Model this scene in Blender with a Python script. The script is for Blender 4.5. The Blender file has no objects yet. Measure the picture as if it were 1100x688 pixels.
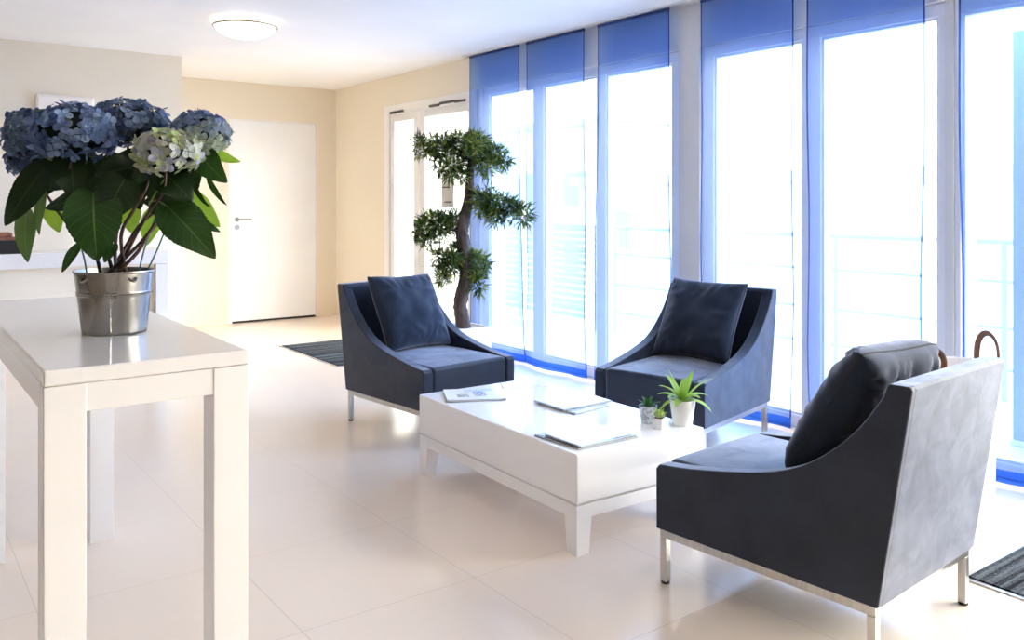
import bpy, bmesh, math, random
from mathutils import Vector, Matrix, Euler, noise as mnoise
R = math.radians
PI = math.pi
random.seed(7)
scene = bpy.context.scene
C = scene.collection

# ------------------------------------------------------------------ camera
TH, FPX, HOR, EYE = 0.6382, 920.0, 216.5, 1.25
cam_d = bpy.data.cameras.new('camera'); cam = bpy.data.objects.new('camera', cam_d); C.objects.link(cam)
cam_d.sensor_width = 36; cam_d.lens = FPX / 1100 * 36
cam_d.shift_y = -(344 - HOR) / 1100
cam_d.clip_start = 0.05; cam_d.clip_end = 300
cam.location = (0, 0, EYE); cam.rotation_euler = (R(90), 0, -TH)
scene.camera = cam
SN, CS = math.sin(TH), math.cos(TH)

def at(u, v, w):
    """point of the room at depth w seen at pixel u, v"""
    a = (u - 550) / FPX; b = (HOR - v) / FPX
    return Vector((w * (SN + a * CS), w * (CS - a * SN), EYE + w * b))

# ------------------------------------------------------------------ helpers
def prop(o, label=None, cat=None, group=None, kind=None):
    if label: o['label'] = label
    if cat: o['category'] = cat
    if group: o['group'] = group
    if kind: o['kind'] = kind
    return o

def thing(name, label, cat, loc=(0, 0, 0), rz=0, group=None):
    o = bpy.data.objects.new(name, None); C.objects.link(o)
    o.empty_display_size = .1
    o.location = loc; o.rotation_euler = (0, 0, rz)
    return prop(o, label, cat, group)

def obj(name, bm, m, parent=None, smooth=35, wn=True):
    me = bpy.data.meshes.new(name)
    bmesh.ops.recalc_face_normals(bm, faces=bm.faces) if smooth is not None else None
    bm.to_mesh(me); bm.free()
    ms = m if isinstance(m, (list, tuple)) else [m]
    for x in ms: me.materials.append(x)
    o = bpy.data.objects.new(name, me); C.objects.link(o)
    if smooth:
        me.shade_smooth(); me.set_sharp_from_angle(angle=R(smooth))
        if wn:
            md = o.modifiers.new('normals', 'WEIGHTED_NORMAL'); md.keep_sharp = True
    if parent: o.parent = parent
    return o

def struct(name, bm, m, parent=None, smooth=35):
    o = obj(name, bm, m, parent, smooth)
    o['kind'] = 'structure'
    return o

def BM(): return bmesh.new()

def box(bm, lo, hi, bev=0, seg=3, mi=0):
    lo = Vector(lo); hi = Vector(hi)
    vs = [bm.verts.new((x, y, z)) for x in (lo.x, hi.x) for y in (lo.y, hi.y) for z in (lo.z, hi.z)]
    idx = [(0, 1, 3, 2), (4, 6, 7, 5), (0, 4, 5, 1), (2, 3, 7, 6), (0, 2, 6, 4), (1, 5, 7, 3)]
    fs = [bm.faces.new([vs[i] for i in f]) for f in idx]
    for f in fs: f.material_index = mi
    if bev:
        es = {e for f in fs for e in f.edges}
        r = bmesh.ops.bevel(bm, geom=list(es), offset=bev, segments=seg, affect='EDGES', profile=.5)
        for f in r['faces']: f.material_index = mi
    return bm

def prism(bm, prof, axis, a, b, bev=0, seg=3):
    """closed 2D profile extruded between a and b; axis 'x': profile (y,z); 'y': (x,z); 'z': (x,y)"""
    def P(p, t):
        return {'x': (t, p[0], p[1]), 'y': (p[0], t, p[1]), 'z': (p[0], p[1], t)}[axis]
    A = [bm.verts.new(P(p, a)) for p in prof]; B = [bm.verts.new(P(p, b)) for p in prof]
    n = len(prof); fs = []
    fa = bm.faces.new(A); fb = bm.faces.new(list(reversed(B))); fs += [fa, fb]
    for i in range(n):
        fs.append(bm.faces.new((A[i], B[i], B[(i + 1) % n], A[(i + 1) % n])))
    bmesh.ops.recalc_face_normals(bm, faces=fs)
    if bev:
        es = set(fa.edges) | set(fb.edges)
        for f in fs[2:]:
            for e in f.edges:
                if len(e.link_faces) == 2 and e.calc_face_angle(0) > R(40): es.add(e)
        bmesh.ops.bevel(bm, geom=list(es), offset=bev, segments=seg, affect='EDGES', profile=.5, clamp_overlap=True)
    return bm

def lathe(bm, prof, n=40, c=(0, 0, 0), cap=True, mi=0):
    """profile [(r,z)] turned around z"""
    rings = []
    for r, z in prof:
        rings.append([bm.verts.new((c[0] + r * math.cos(2 * PI * k / n), c[1] + r * math.sin(2 * PI * k / n), c[2] + z)) for k in range(n)])
    for i in range(len(rings) - 1):
        for k in range(n):
            f = bm.faces.new((rings[i][k], rings[i][(k + 1) % n], rings[i + 1][(k + 1) % n], rings[i + 1][k])); f.material_index = mi
    if cap:
        f = bm.faces.new(list(reversed(rings[0]))); f.material_index = mi
        f = bm.faces.new(rings[-1]); f.material_index = mi
    return bm

def catmull(pts, sub=6):
    pts = [Vector(p) for p in pts]
    P = [pts[0] * 2 - pts[1]] + pts + [pts[-1] * 2 - pts[-2]]
    out = []
    for i in range(1, len(P) - 2):
        for k in range(sub):
            t = k / sub
            a, b, c, d = P[i - 1], P[i], P[i + 1], P[i + 2]
            out.append(.5 * ((2 * b) + (c - a) * t + (2 * a - 5 * b + 4 * c - d) * t * t + (3 * b - a - 3 * c + d) * t ** 3))
    out.append(pts[-1])
    return out

def tube(bm, pts, rad, n=10, sub=5, rough=0, cap=True, closed=False, flat=None):
    """round tube along points; rad one radius or one per control point"""
    if sub > 1:
        path = catmull(pts, sub)
    else:
        path = [Vector(p) for p in pts]
    m = len(path)
    if isinstance(rad, (int, float)): rs = [rad] * m
    else:
        rs = []
        for i in range(m):
            f = i / (m - 1) * (len(rad) - 1); k = min(int(f), len(rad) - 2); rs.append(rad[k] + (rad[k + 1] - rad[k]) * (f - k))
    rings = []
    t0 = (path[1] - path[0]).normalized()
    up = Vector((0, 0, 1)) if abs(t0.z) < .9 else Vector((1, 0, 0))
    nrm = t0.cross(up).normalized()
    for i in range(m):
        if closed: t = path[(i + 1) % m] - path[i - 1]
        else: t = path[min(i + 1, m - 1)] - path[max(i - 1, 0)]
        t.normalize()
        nrm = (nrm - t * nrm.dot(t)).normalized(); bn = t.cross(nrm)
        ring = []
        for k in range(n):
            a = 2 * PI * k / n
            r = rs[i] * (1 + (rough * mnoise.noise(Vector((path[i].x * 40 + k * 1.3, path[i].y * 40, path[i].z * 40))) if rough else 0))
            f1, f2 = (flat if flat else (1, 1))
            ring.append(bm.verts.new(path[i] + nrm * math.cos(a) * r * f1 + bn * math.sin(a) * r * f2))
        rings.append(ring)
    cnt = m if closed else m - 1
    for i in range(cnt):
        for k in range(n):
            j = (i + 1) % m
            bm.faces.new((rings[i][k], rings[i][(k + 1) % n], rings[j][(k + 1) % n], rings[j][k]))
    if cap and not closed:
        bm.faces.new(list(reversed(rings[0]))); bm.faces.new(rings[-1])
    return bm

# ------------------------------------------------------------------ materials
def new_mat(name):
    m = bpy.data.materials.new(name); m.use_nodes = True
    nt = m.node_tree; nt.nodes.clear()
    out = nt.nodes.new('ShaderNodeOutputMaterial')
    return m, nt, out

def N(nt, typ, **kw):
    n = nt.nodes.new(typ)
    for k, v in kw.items():
        if k in n.inputs.keys(): n.inputs[k].default_value = v
        else: setattr(n, k, v)
    return n

def pbr(name, col, rough=.5, metal=0, col2=None, nscale=6, ndetail=3, bump=0, bscale=80, spec=.5, sheen=0, sheen_rough=.4, sheen_tint=(1, 1, 1), coat=0,
        sheen_var=0, rvar=0, emit=None, estr=0, trans=0, stretch=None, sss=0, contrast=None):
    m, nt, out = new_mat(name)
    b = N(nt, 'ShaderNodeBsdfPrincipled')
    b.inputs['Base Color'].default_value = (*col, 1)
    b.inputs['Roughness'].default_value = rough
    b.inputs['Metallic'].default_value = metal
    b.inputs['Specular IOR Level'].default_value = spec
    b.inputs['Sheen Weight'].default_value = sheen
    b.inputs['Sheen Roughness'].default_value = sheen_rough
    b.inputs['Sheen Tint'].default_value = (*sheen_tint, 1)
    b.inputs['Coat Weight'].default_value = coat
    b.inputs['Coat Roughness'].default_value = .05
    if emit:
        b.inputs['Emission Color'].default_value = (*emit, 1); b.inputs['Emission Strength'].default_value = estr
    tc = N(nt, 'ShaderNodeTexCoord')
    vec = tc.outputs['Object']
    if stretch:
        mp = N(nt, 'ShaderNodeMapping'); mp.inputs['Scale'].default_value = stretch
        nt.links.new(vec, mp.inputs['Vector']); vec = mp.outputs['Vector']
    nz = N(nt, 'ShaderNodeTexNoise'); nz.inputs['Scale'].default_value = nscale; nz.inputs['Detail'].default_value = ndetail
    nt.links.new(vec, nz.inputs['Vector'])
    if col2 is None: col2 = tuple(c * .97 for c in col)
    rp = N(nt, 'ShaderNodeValToRGB')
    lo, hi = contrast or (.35, .65)
    rp.color_ramp.elements[0].position = lo; rp.color_ramp.elements[1].position = hi
    rp.color_ramp.elements[0].color = (*col, 1); rp.color_ramp.elements[1].color = (*col2, 1)
    nt.links.new(nz.outputs['Fac'], rp.inputs['Fac']); nt.links.new(rp.outputs['Color'], b.inputs['Base Color'])
    if sheen_var:
        n3 = N(nt, 'ShaderNodeTexNoise'); n3.inputs['Scale'].default_value = 11; n3.inputs['Detail'].default_value = 6; n3.inputs['Roughness'].default_value = .65; n3.inputs['Distortion'].default_value = .6
        nt.links.new(vec, n3.inputs['Vector'])
        m3 = N(nt, 'ShaderNodeMapRange'); m3.inputs['From Min'].default_value = .3; m3.inputs['From Max'].default_value = .62; m3.inputs['To Min'].default_value = sheen * (1 - sheen_var); m3.inputs['To Max'].default_value = sheen
        nt.links.new(n3.outputs['Fac'], m3.inputs['Value']); nt.links.new(m3.outputs['Result'], b.inputs['Sheen Weight'])
    if rvar:
        mr = N(nt, 'ShaderNodeMapRange'); mr.inputs['To Min'].default_value = rough - rvar; mr.inputs['To Max'].default_value = rough + rvar
        nt.links.new(nz.outputs['Fac'], mr.inputs['Value']); nt.links.new(mr.outputs['Result'], b.inputs['Roughness'])
    if bump:
        n2 = N(nt, 'ShaderNodeTexNoise'); n2.inputs['Scale'].default_value = bscale; n2.inputs['Detail'].default_value = 4
        nt.links.new(vec, n2.inputs['Vector'])
        bp = N(nt, 'ShaderNodeBump'); bp.inputs['Strength'].default_value = bump; bp.inputs['Distance'].default_value = .01
        nt.links.new(n2.outputs['Fac'], bp.inputs['Height']); nt.links.new(bp.outputs['Normal'], b.inputs['Normal'])
    surf = b.outputs['BSDF']
    if trans:
        tr = N(nt, 'ShaderNodeBsdfTranslucent'); nt.links.new(rp.outputs['Color'], tr.inputs['Color'])
        mx = N(nt, 'ShaderNodeMixShader'); mx.inputs['Fac'].default_value = trans
        nt.links.new(surf, mx.inputs[1]); nt.links.new(tr.outputs['BSDF'], mx.inputs[2]); surf = mx.outputs['Shader']
    nt.links.new(surf, out.inputs['Surface'])
    return m

def glass_mat(name, tint=(1, 1, 1), refl=.6):
    m, nt, out = new_mat(name)
    t = N(nt, 'ShaderNodeBsdfTransparent'); t.inputs['Color'].default_value = (*tint, 1)
    g = N(nt, 'ShaderNodeBsdfGlossy'); g.inputs['Roughness'].default_value = .02
    f = N(nt, 'ShaderNodeFresnel'); f.inputs['IOR'].default_value = 1.4
    ml = N(nt, 'ShaderNodeMath', operation='MULTIPLY'); ml.inputs[1].default_value = refl
    nt.links.new(f.outputs['Fac'], ml.inputs[0])
    mx = N(nt, 'ShaderNodeMixShader'); nt.links.new(ml.outputs[0], mx.inputs['Fac'])
    nt.links.new(t.outputs[0], mx.inputs[1]); nt.links.new(g.outputs[0], mx.inputs[2])
    nt.links.new(mx.outputs[0], out.inputs['Surface'])
    return m

def sheer_mat(name, tint, body, fac):
    """woven voile: most light passes tinted, the threads scatter the rest"""
    m, nt, out = new_mat(name)
    tc = N(nt, 'ShaderNodeTexCoord')
    nz = N(nt, 'ShaderNodeTexNoise'); nz.inputs['Scale'].default_value = 3; nz.inputs['Detail'].default_value = 2
    mp = N(nt, 'ShaderNodeMapping'); mp.inputs['Scale'].default_value = (1, 9, .4)
    nt.links.new(tc.outputs['Object'], mp.inputs['Vector']); nt.links.new(mp.outputs['Vector'], nz.inputs['Vector'])
    mr = N(nt, 'ShaderNodeMapRange'); mr.inputs['To Min'].default_value = fac * .8; mr.inputs['To Max'].default_value = fac * 1.2
    nt.links.new(nz.outputs['Fac'], mr.inputs['Value'])
    t = N(nt, 'ShaderNodeBsdfTransparent'); t.inputs['Color'].default_value = (*tint, 1)
    a = N(nt, 'ShaderNodeBsdfTranslucent'); a.inputs['Color'].default_value = (*body, 1)
    d = N(nt, 'ShaderNodeBsdfDiffuse'); d.inputs['Color'].default_value = (*body, 1)
    m1 = N(nt, 'ShaderNodeMixShader'); m1.inputs['Fac'].default_value = .5
    nt.links.new(a.outputs[0], m1.inputs[1]); nt.links.new(d.outputs[0], m1.inputs[2])
    m2 = N(nt, 'ShaderNodeMixShader'); nt.links.new(mr.outputs['Result'], m2.inputs['Fac'])
    nt.links.new(t.outputs[0], m2.inputs[1]); nt.links.new(m1.outputs[0], m2.inputs[2])
    nt.links.new(m2.outputs[0], out.inputs['Surface'])
    return m

def tile_mat():
    m, nt, out = new_mat('cream_floor_tile')
    b = N(nt, 'ShaderNodeBsdfPrincipled'); b.inputs['Roughness'].default_value = .17; b.inputs['Specular IOR Level'].default_value = .5
    tc = N(nt, 'ShaderNodeTexCoord'); sp = N(nt, 'ShaderNodeSeparateXYZ'); nt.links.new(tc.outputs['Object'], sp.inputs['Vector'])
    ls = []
    for ax, off in (('X', .39), ('Y', 1.757)):
        s = N(nt, 'ShaderNodeMath', operation='SUBTRACT'); s.inputs[1].default_value = off - 30 * .601; nt.links.new(sp.outputs[ax], s.inputs[0])
        md = N(nt, 'ShaderNodeMath', operation='MODULO'); md.inputs[1].default_value = .601; nt.links.new(s.outputs[0], md.inputs[0])
        lt = N(nt, 'ShaderNodeMath', operation='LESS_THAN'); lt.inputs[1].default_value = .0022; nt.links.new(md.outputs[0], lt.inputs[0])
        ls.append(lt)
    mx = N(nt, 'ShaderNodeMath', operation='MAXIMUM'); nt.links.new(ls[0].outputs[0], mx.inputs[0]); nt.links.new(ls[1].outputs[0], mx.inputs[1])
    nz = N(nt, 'ShaderNodeTexNoise'); nz.inputs['Scale'].default_value = 1.6; nz.inputs['Detail'].default_value = 5; nt.links.new(tc.outputs['Object'], nz.inputs['Vector'])
    rp = N(nt, 'ShaderNodeValToRGB'); rp.color_ramp.elements[0].color = (*TILE_A, 1); rp.color_ramp.elements[1].color = (*TILE_B, 1)
    nt.links.new(nz.outputs['Fac'], rp.inputs['Fac'])
    mc = N(nt, 'ShaderNodeMix', data_type='RGBA'); nt.links.new(mx.outputs[0], mc.inputs['Factor'])
    nt.links.new(rp.outputs['Color'], mc.inputs[6]); mc.inputs[7].default_value = (.52, .44, .37, 1)
    nt.links.new(mc.outputs[2], b.inputs['Base Color'])
    r2 = N(nt, 'ShaderNodeMapRange'); r2.inputs['To Min'].default_value = .17; r2.inputs['To Max'].default_value = .7
    nt.links.new(mx.outputs[0], r2.inputs['Value']); nt.links.new(r2.outputs['Result'], b.inputs['Roughness'])
    nt.links.new(b.outputs[0], out.inputs['Surface'])
    return m

def stripe_mat():
    m, nt, out = new_mat('striped_mat_pile')
    b = N(nt, 'ShaderNodeBsdfPrincipled'); b.inputs['Roughness'].default_value = .95; b.inputs['Specular IOR Level'].default_value = .1
    tc = N(nt, 'ShaderNodeTexCoord')
    mp = N(nt, 'ShaderNodeMapping'); mp.inputs['Scale'].default_value = (.5, 34, 1); nt.links.new(tc.outputs['Object'], mp.inputs['Vector'])
    n1 = N(nt, 'ShaderNodeTexNoise'); n1.inputs['Scale'].default_value = 1.5; n1.inputs['Detail'].default_value = 3; nt.links.new(mp.outputs[0], n1.inputs['Vector'])
    n2 = N(nt, 'ShaderNodeTexNoise'); n2.inputs['Scale'].default_value = 160; n2.inputs['Detail'].default_value = 2; nt.links.new(tc.outputs['Object'], n2.inputs['Vector'])
    ad = N(nt, 'ShaderNodeMath', operation='ADD'); k2 = N(nt, 'ShaderNodeMath', operation='MULTIPLY'); k2.inputs[1].default_value = .35; nt.links.new(n2.outputs['Fac'], k2.inputs[0])
    nt.links.new(n1.outputs['Fac'], ad.inputs[0]); nt.links.new(k2.outputs[0], ad.inputs[1])
    rp = N(nt, 'ShaderNodeValToRGB'); rp.color_ramp.elements[0].position = .60; rp.color_ramp.elements[1].position = .82
    rp.color_ramp.elements[0].color = (.006, .008, .011, 1); rp.color_ramp.elements[1].color = (.13, .15, .17, 1)
    ml = N(nt, 'ShaderNodeMath', operation='MULTIPLY'); ml.inputs[1].default_value = 1.0; nt.links.new(ad.outputs[0], ml.inputs[0])
    nt.links.new(ml.outputs[0], rp.inputs['Fac']); nt.links.new(rp.outputs['Color'], b.inputs['Base Color'])
    bp = N(nt, 'ShaderNodeBump'); bp.inputs['Strength'].default_value = .6; bp.inputs['Distance'].default_value = .004
    nt.links.new(ad.outputs[0], bp.inputs['Height']); nt.links.new(bp.outputs['Normal'], b.inputs['Normal'])
    nt.links.new(b.outputs[0], out.inputs['Surface'])
    return m

def attr_mat(name, attr='tone', rough=.6, trans=.25, spec=.3):
    """colour of each petal or leaf, stored on the mesh"""
    m, nt, out = new_mat(name)
    b = N(nt, 'ShaderNodeBsdfPrincipled'); b.inputs['Roughness'].default_value = rough; b.inputs['Specular IOR Level'].default_value = spec
    a = N(nt, 'ShaderNodeAttribute', attribute_name=attr)
    nz = N(nt, 'ShaderNodeTexNoise'); nz.inputs['Scale'].default_value = 60
    tc = N(nt, 'ShaderNodeTexCoord'); nt.links.new(tc.outputs['Object'], nz.inputs['Vector'])
    mr = N(nt, 'ShaderNodeMapRange'); mr.inputs['To Min'].default_value = .8; mr.inputs['To Max'].default_value = 1.2; nt.links.new(nz.outputs['Fac'], mr.inputs['Value'])
    ml = N(nt, 'ShaderNodeVectorMath', operation='SCALE'); nt.links.new(a.outputs['Color'], ml.inputs[0]); nt.links.new(mr.outputs['Result'], ml.inputs['Scale'])
    nt.links.new(ml.outputs[0], b.inputs['Base Color'])
    tr = N(nt, 'ShaderNodeBsdfTranslucent'); nt.links.new(ml.outputs[0], tr.inputs['Color'])
    mx = N(nt, 'ShaderNodeMixShader'); mx.inputs['Fac'].default_value = trans
    nt.links.new(b.outputs[0], mx.inputs[1]); nt.links.new(tr.outputs[0], mx.inputs[2])
    nt.links.new(mx.outputs[0], out.inputs['Surface'])
    return m

def leaf_mat(name, col, vein, trans=.3, tcol=None):
    """broad leaf: uv x along the midrib, uv y across (0.5 on the midrib)"""
    m, nt, out = new_mat(name)
    b = N(nt, 'ShaderNodeBsdfPrincipled'); b.inputs['Roughness'].default_value = .42; b.inputs['Specular IOR Level'].default_value = .35
    uv = N(nt, 'ShaderNodeUVMap'); sp = N(nt, 'ShaderNodeSeparateXYZ'); nt.links.new(uv.outputs[0], sp.inputs[0])
    s = N(nt, 'ShaderNodeMath', operation='SUBTRACT'); s.inputs[1].default_value = .5; nt.links.new(sp.outputs['Y'], s.inputs[0])
    ab = N(nt, 'ShaderNodeMath', operation='ABSOLUTE'); nt.links.new(s.outputs[0], ab.inputs[0])
    mid = N(nt, 'ShaderNodeMath', operation='LESS_THAN'); mid.inputs[1].default_value = .014; nt.links.new(ab.outputs[0], mid.inputs[0])
    # side veins run forward from the midrib
    k = N(nt, 'ShaderNodeMath', operation='MULTIPLY_ADD'); k.inputs[1].default_value = -.55; nt.links.new(ab.outputs[0], k.inputs[0]); nt.links.new(sp.outputs['X'], k.inputs[2])
    k2 = N(nt, 'ShaderNodeMath', operation='MULTIPLY'); k2.inputs[1].default_value = 7.5; nt.links.new(k.outputs[0], k2.inputs[0])
    fr = N(nt, 'ShaderNodeMath', operation='FRACT'); nt.links.new(k2.outputs[0], fr.inputs[0])
    sv = N(nt, 'ShaderNodeMath', operation='LESS_THAN'); sv.inputs[1].default_value = .09; nt.links.new(fr.outputs[0], sv.inputs[0])
    sv2 = N(nt, 'ShaderNodeMath', operation='MULTIPLY'); sv2.inputs[1].default_value = .3; nt.links.new(sv.outputs[0], sv2.inputs[0])
    mxv = N(nt, 'ShaderNodeMath', operation='MAXIMUM'); nt.links.new(mid.outputs[0], mxv.inputs[0]); nt.links.new(sv2.outputs[0], mxv.inputs[1])
    nz = N(nt, 'ShaderNodeTexNoise'); nz.inputs['Scale'].default_value = 22; nz.inputs['Detail'].default_value = 3
    tc = N(nt, 'ShaderNodeTexCoord'); nt.links.new(tc.outputs['Object'], nz.inputs['Vector'])
    rp = N(nt, 'ShaderNodeValToRGB'); rp.color_ramp.elements[0].color = (*[c * .75 for c in col], 1); rp.color_ramp.elements[1].color = (*[c * 1.25 for c in col], 1)
    nt.links.new(nz.outputs['Fac'], rp.inputs['Fac'])
    mc = N(nt, 'ShaderNodeMix', data_type='RGBA'); nt.links.new(mxv.outputs[0], mc.inputs['Factor'])
    nt.links.new(rp.outputs['Color'], mc.inputs[6]); mc.inputs[7].default_value = (*vein, 1)
    nt.links.new(mc.outputs[2], b.inputs['Base Color'])
    bp = N(nt, 'ShaderNodeBump'); bp.inputs['Strength'].default_value = .35; bp.inputs['Distance'].default_value = .003; bp.invert = True
    nt.links.new(mxv.outputs[0], bp.inputs['Height']); nt.links.new(bp.outputs['Normal'], b.inputs['Normal'])
    tr = N(nt, 'ShaderNodeBsdfTranslucent'); tr.inputs['Color'].default_value = (*(tcol or (.16, .28, .02)), 1)
    mx = N(nt, 'ShaderNodeMixShader'); mx.inputs['Fac'].default_value = trans
    nt.links.new(b.outputs[0], mx.inputs[1]); nt.links.new(tr.outputs[0], mx.inputs[2])
    nt.links.new(mx.outputs[0], out.inputs['Surface'])
    return m

def print_mat(name, base, patches, rough=.25):
    """a printed cover, edge shade included: rectangles (x0,y0,x1,y1,colour,speckle) in the sheet's own coordinates"""
    m, nt, out = new_mat(name)
    b = N(nt, 'ShaderNodeBsdfPrincipled'); b.inputs['Roughness'].default_value = rough
    tc = N(nt, 'ShaderNodeUVMap'); sp = N(nt, 'ShaderNodeSeparateXYZ'); nt.links.new(tc.outputs[0], sp.inputs[0])
    nz = N(nt, 'ShaderNodeTexNoise'); nz.inputs['Scale'].default_value = 24; nz.inputs['Detail'].default_value = 4; nt.links.new(tc.outputs[0], nz.inputs['Vector'])
    cur = None
    for (x0, y0, x1, y1, col, spk) in patches:
        fac = None
        for ax, c0, c1 in (('X', x0, x1), ('Y', y0, y1)):
            g = N(nt, 'ShaderNodeMath', operation='GREATER_THAN'); g.inputs[1].default_value = c0; nt.links.new(sp.outputs[ax], g.inputs[0])
            l = N(nt, 'ShaderNodeMath', operation='LESS_THAN'); l.inputs[1].default_value = c1; nt.links.new(sp.outputs[ax], l.inputs[0])
            p = N(nt, 'ShaderNodeMath', operation='MULTIPLY'); nt.links.new(g.outputs[0], p.inputs[0]); nt.links.new(l.outputs[0], p.inputs[1])
            if fac is None: fac = p
            else:
                q = N(nt, 'ShaderNodeMath', operation='MULTIPLY'); nt.links.new(fac.outputs[0], q.inputs[0]); nt.links.new(p.outputs[0], q.inputs[1]); fac = q
        if spk:
            mr = N(nt, 'ShaderNodeMapRange'); mr.inputs['From Min'].default_value = .5 - spk; mr.inputs['From Max'].default_value = .5 + spk; nt.links.new(nz.outputs['Fac'], mr.inputs['Value'])
            q = N(nt, 'ShaderNodeMath', operation='MULTIPLY'); nt.links.new(fac.outputs[0], q.inputs[0]); nt.links.new(mr.outputs[0], q.inputs[1]); fac = q
        mc = N(nt, 'ShaderNodeMix', data_type='RGBA'); nt.links.new(fac.outputs[0], mc.inputs['Factor'])
        if cur is None: mc.inputs[6].default_value = (*base, 1)
        else: nt.links.new(cur.outputs[2], mc.inputs[6])
        mc.inputs[7].default_value = (*col, 1); cur = mc
    nt.links.new(cur.outputs[2], b.inputs['Base Color'])
    nt.links.new(b.outputs[0], out.inputs['Surface'])
    return m

TILE_A, TILE_B = (.83, .70, .57), (.885, .765, .64)
M = {}
M['tile'] = tile_mat()
M['mat'] = stripe_mat()
M['wall'] = pbr('cream_wall_paint', (.83, .755, .625), .8, col2=(.845, .77, .64), nscale=2, bump=.05, bscale=250, spec=.2)
M['wall_window'] = pbr('white_grey_wall_paint', (.76, .75, .74), .8, nscale=2, spec=.2)
M['ceiling'] = pbr('white_ceiling_paint', (.93, .92, .91), .9, nscale=2, spec=.1)
M['door'] = pbr('white_door_lacquer', (.90, .90, .90), .3, nscale=3)
M['frame'] = pbr('white_window_frame', (.84, .84, .86), .35, nscale=5)
M['frame_cream'] = pbr('white_entry_frame', (.88, .86, .83), .35, nscale=5)
M['gloss'] = pbr('white_gloss_lacquer', (.80, .78, .765), .07, col2=(.79, .77, .755), nscale=4, spec=.5)
M['gloss_table'] = pbr('white_gloss_table', (.91, .90, .895), .06, col2=(.90, .89, .885), nscale=4, spec=.5)
M['steel'] = pbr('brushed_steel', (.62, .60, .57), .28, 1, col2=(.52, .50, .48), nscale=60, stretch=(1, 1, .1))
M['zinc'] = pbr('zinc_bucket_metal', (.44, .42, .39), .28, 1, col2=(.27, .255, .235), nscale=9, ndetail=6, stretch=(1, 1, .25), rvar=.08, bump=.03, bscale=120)
M['handle'] = pbr('satin_handle_metal', (.30, .30, .31), .4, .6)
M['black'] = pbr('black_rubber', (.012, .012, .012), .5)
M['dark_metal'] = pbr('dark_hinge_metal', (.10, .10, .10), .4, .7)
M['fabric'] = pbr('slate_blue_suede', (.006, .010, .020), .50, col2=(.014, .021, .039), nscale=7, ndetail=5, bump=.10, bscale=420, spec=.28, sheen=.95, sheen_rough=.41, sheen_var=.45, sheen_tint=(.75, .81, 1), rvar=.10, contrast=(.3, .7))
M['cushion'] = pbr('dark_slate_cushion', (.012, .018, .031), .85, col2=(.022, .031, .050), nscale=9, ndetail=5, bump=.10, bscale=420, spec=.15, sheen=.8, sheen_rough=.42, sheen_var=.4, sheen_tint=(.78, .82, 1), contrast=(.3, .7))
M['piping'] = pbr('dark_piping', (.012, .014, .02), .8)
M['glass'] = glass_mat('window_glass', (.97, .985, .99), .5)
M['sheer'] = sheer_mat('blue_voile', (.30, .50, .96), (.56, .68, .93), .17)
M['hem'] = sheer_mat('blue_voile_hem', (.06, .22, .90), (.06, .20, .85), .22)
M['side'] = sheer_mat('blue_voile_edge', (.06, .13, .50), (.08, .16, .60), .25)
M['alu'] = pbr('aluminium_track', (.75, .75, .76), .3, .8)
M['lamp'] = pbr('lit_opal_glass', (.95, .93, .88), .3, emit=(1, .93, .78), estr=.75)
M['lamp_ring'] = pbr('brass_lamp_ring', (.34, .29, .20), .3, .9)
M['trunk'] = pbr('brown_bark', (.055, .036, .028), .95, col2=(.15, .105, .085), nscale=26, ndetail=6, bump=.6, bscale=60, stretch=(1, 1, .35))
M['needle'] = attr_mat('podocarpus_leaf', rough=.5, trans=.2)
M['petal'] = attr_mat('hydrangea_petal', rough=.7, trans=.25, spec=.2)
M['stem'] = pbr('dark_red_stem', (.045, .018, .018), .6, col2=(.09, .05, .03), nscale=30)
M['stem_green'] = pbr('green_stem', (.16, .25, .06), .5)
M['stake'] = pbr('teal_plant_stake', (.01, .13, .13), .4)
M['soil'] = pbr('dark_potting_soil', (.018, .013, .010), 1, col2=(.05, .035, .025), nscale=60, bump=.8, bscale=90)
M['bark_chip'] = pbr('brown_bark_chips', (.16, .085, .045), .95, col2=(.30, .18, .10), nscale=90, bump=.8, bscale=90)
M['gravel'] = pbr('beige_planter_gravel', (.50, .43, .34), .95, col2=(.66, .58, .48), nscale=70, bump=.6, bscale=90)
M['planter'] = pbr('white_planter', (.84, .80, .77), .4)
M['pot'] = pbr('white_ceramic', (.90, .88, .86), .25)
M['pot_grey'] = pbr('grey_patterned_glass', (.42, .45, .46), .25, col2=(.75, .77, .77), nscale=90, contrast=(.45, .55))
M['dracaena'] = leaf_mat('light_green_blade', (.30, .48, .085), (.48, .62, .22), .3, (.42, .60, .08))
M['succulent'] = leaf_mat('dark_green_blade', (.035, .12, .03), (.10, .24, .06), .2, (.10, .25, .03))
M['cactus'] = pbr('lime_cactus', (.30, .43, .09), .6, col2=(.50, .60, .22), nscale=120)
M['leaf'] = leaf_mat('dark_hydrangea_leaf', (.006, .020, .005), (.045, .075, .02), .10, (.03, .08, .005))  # shade of the plant lit from behind is put into this dark green
M['leaf_mid'] = leaf_mat('green_hydrangea_leaf', (.012, .042, .007), (.10, .17, .04), .14, (.06, .15, .008))
M['leaf_lime'] = leaf_mat('lime_hydrangea_leaf', (.17, .30, .03), (.30, .42, .10), .5, (.42, .62, .05))  # light shining through is painted into this lime green
M['leaf_pale'] = leaf_mat('pale_hydrangea_leaf', (.055, .11, .028), (.15, .22, .08), .25, (.22, .32, .08))  # backlight also put into this paler green
M['leather'] = pbr('brown_leather', (.26, .11, .05), .5, col2=(.16, .065, .03), nscale=30, bump=.2, bscale=200)
M['basket'] = pbr('white_basket', (.90, .88, .86), .7, bump=.2, bscale=120)
M['paper'] = pbr('paper_pages', (.55, .54, .51), .6, col2=(.30, .29, .27), nscale=220, stretch=(.02, .02, 1))
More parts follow.
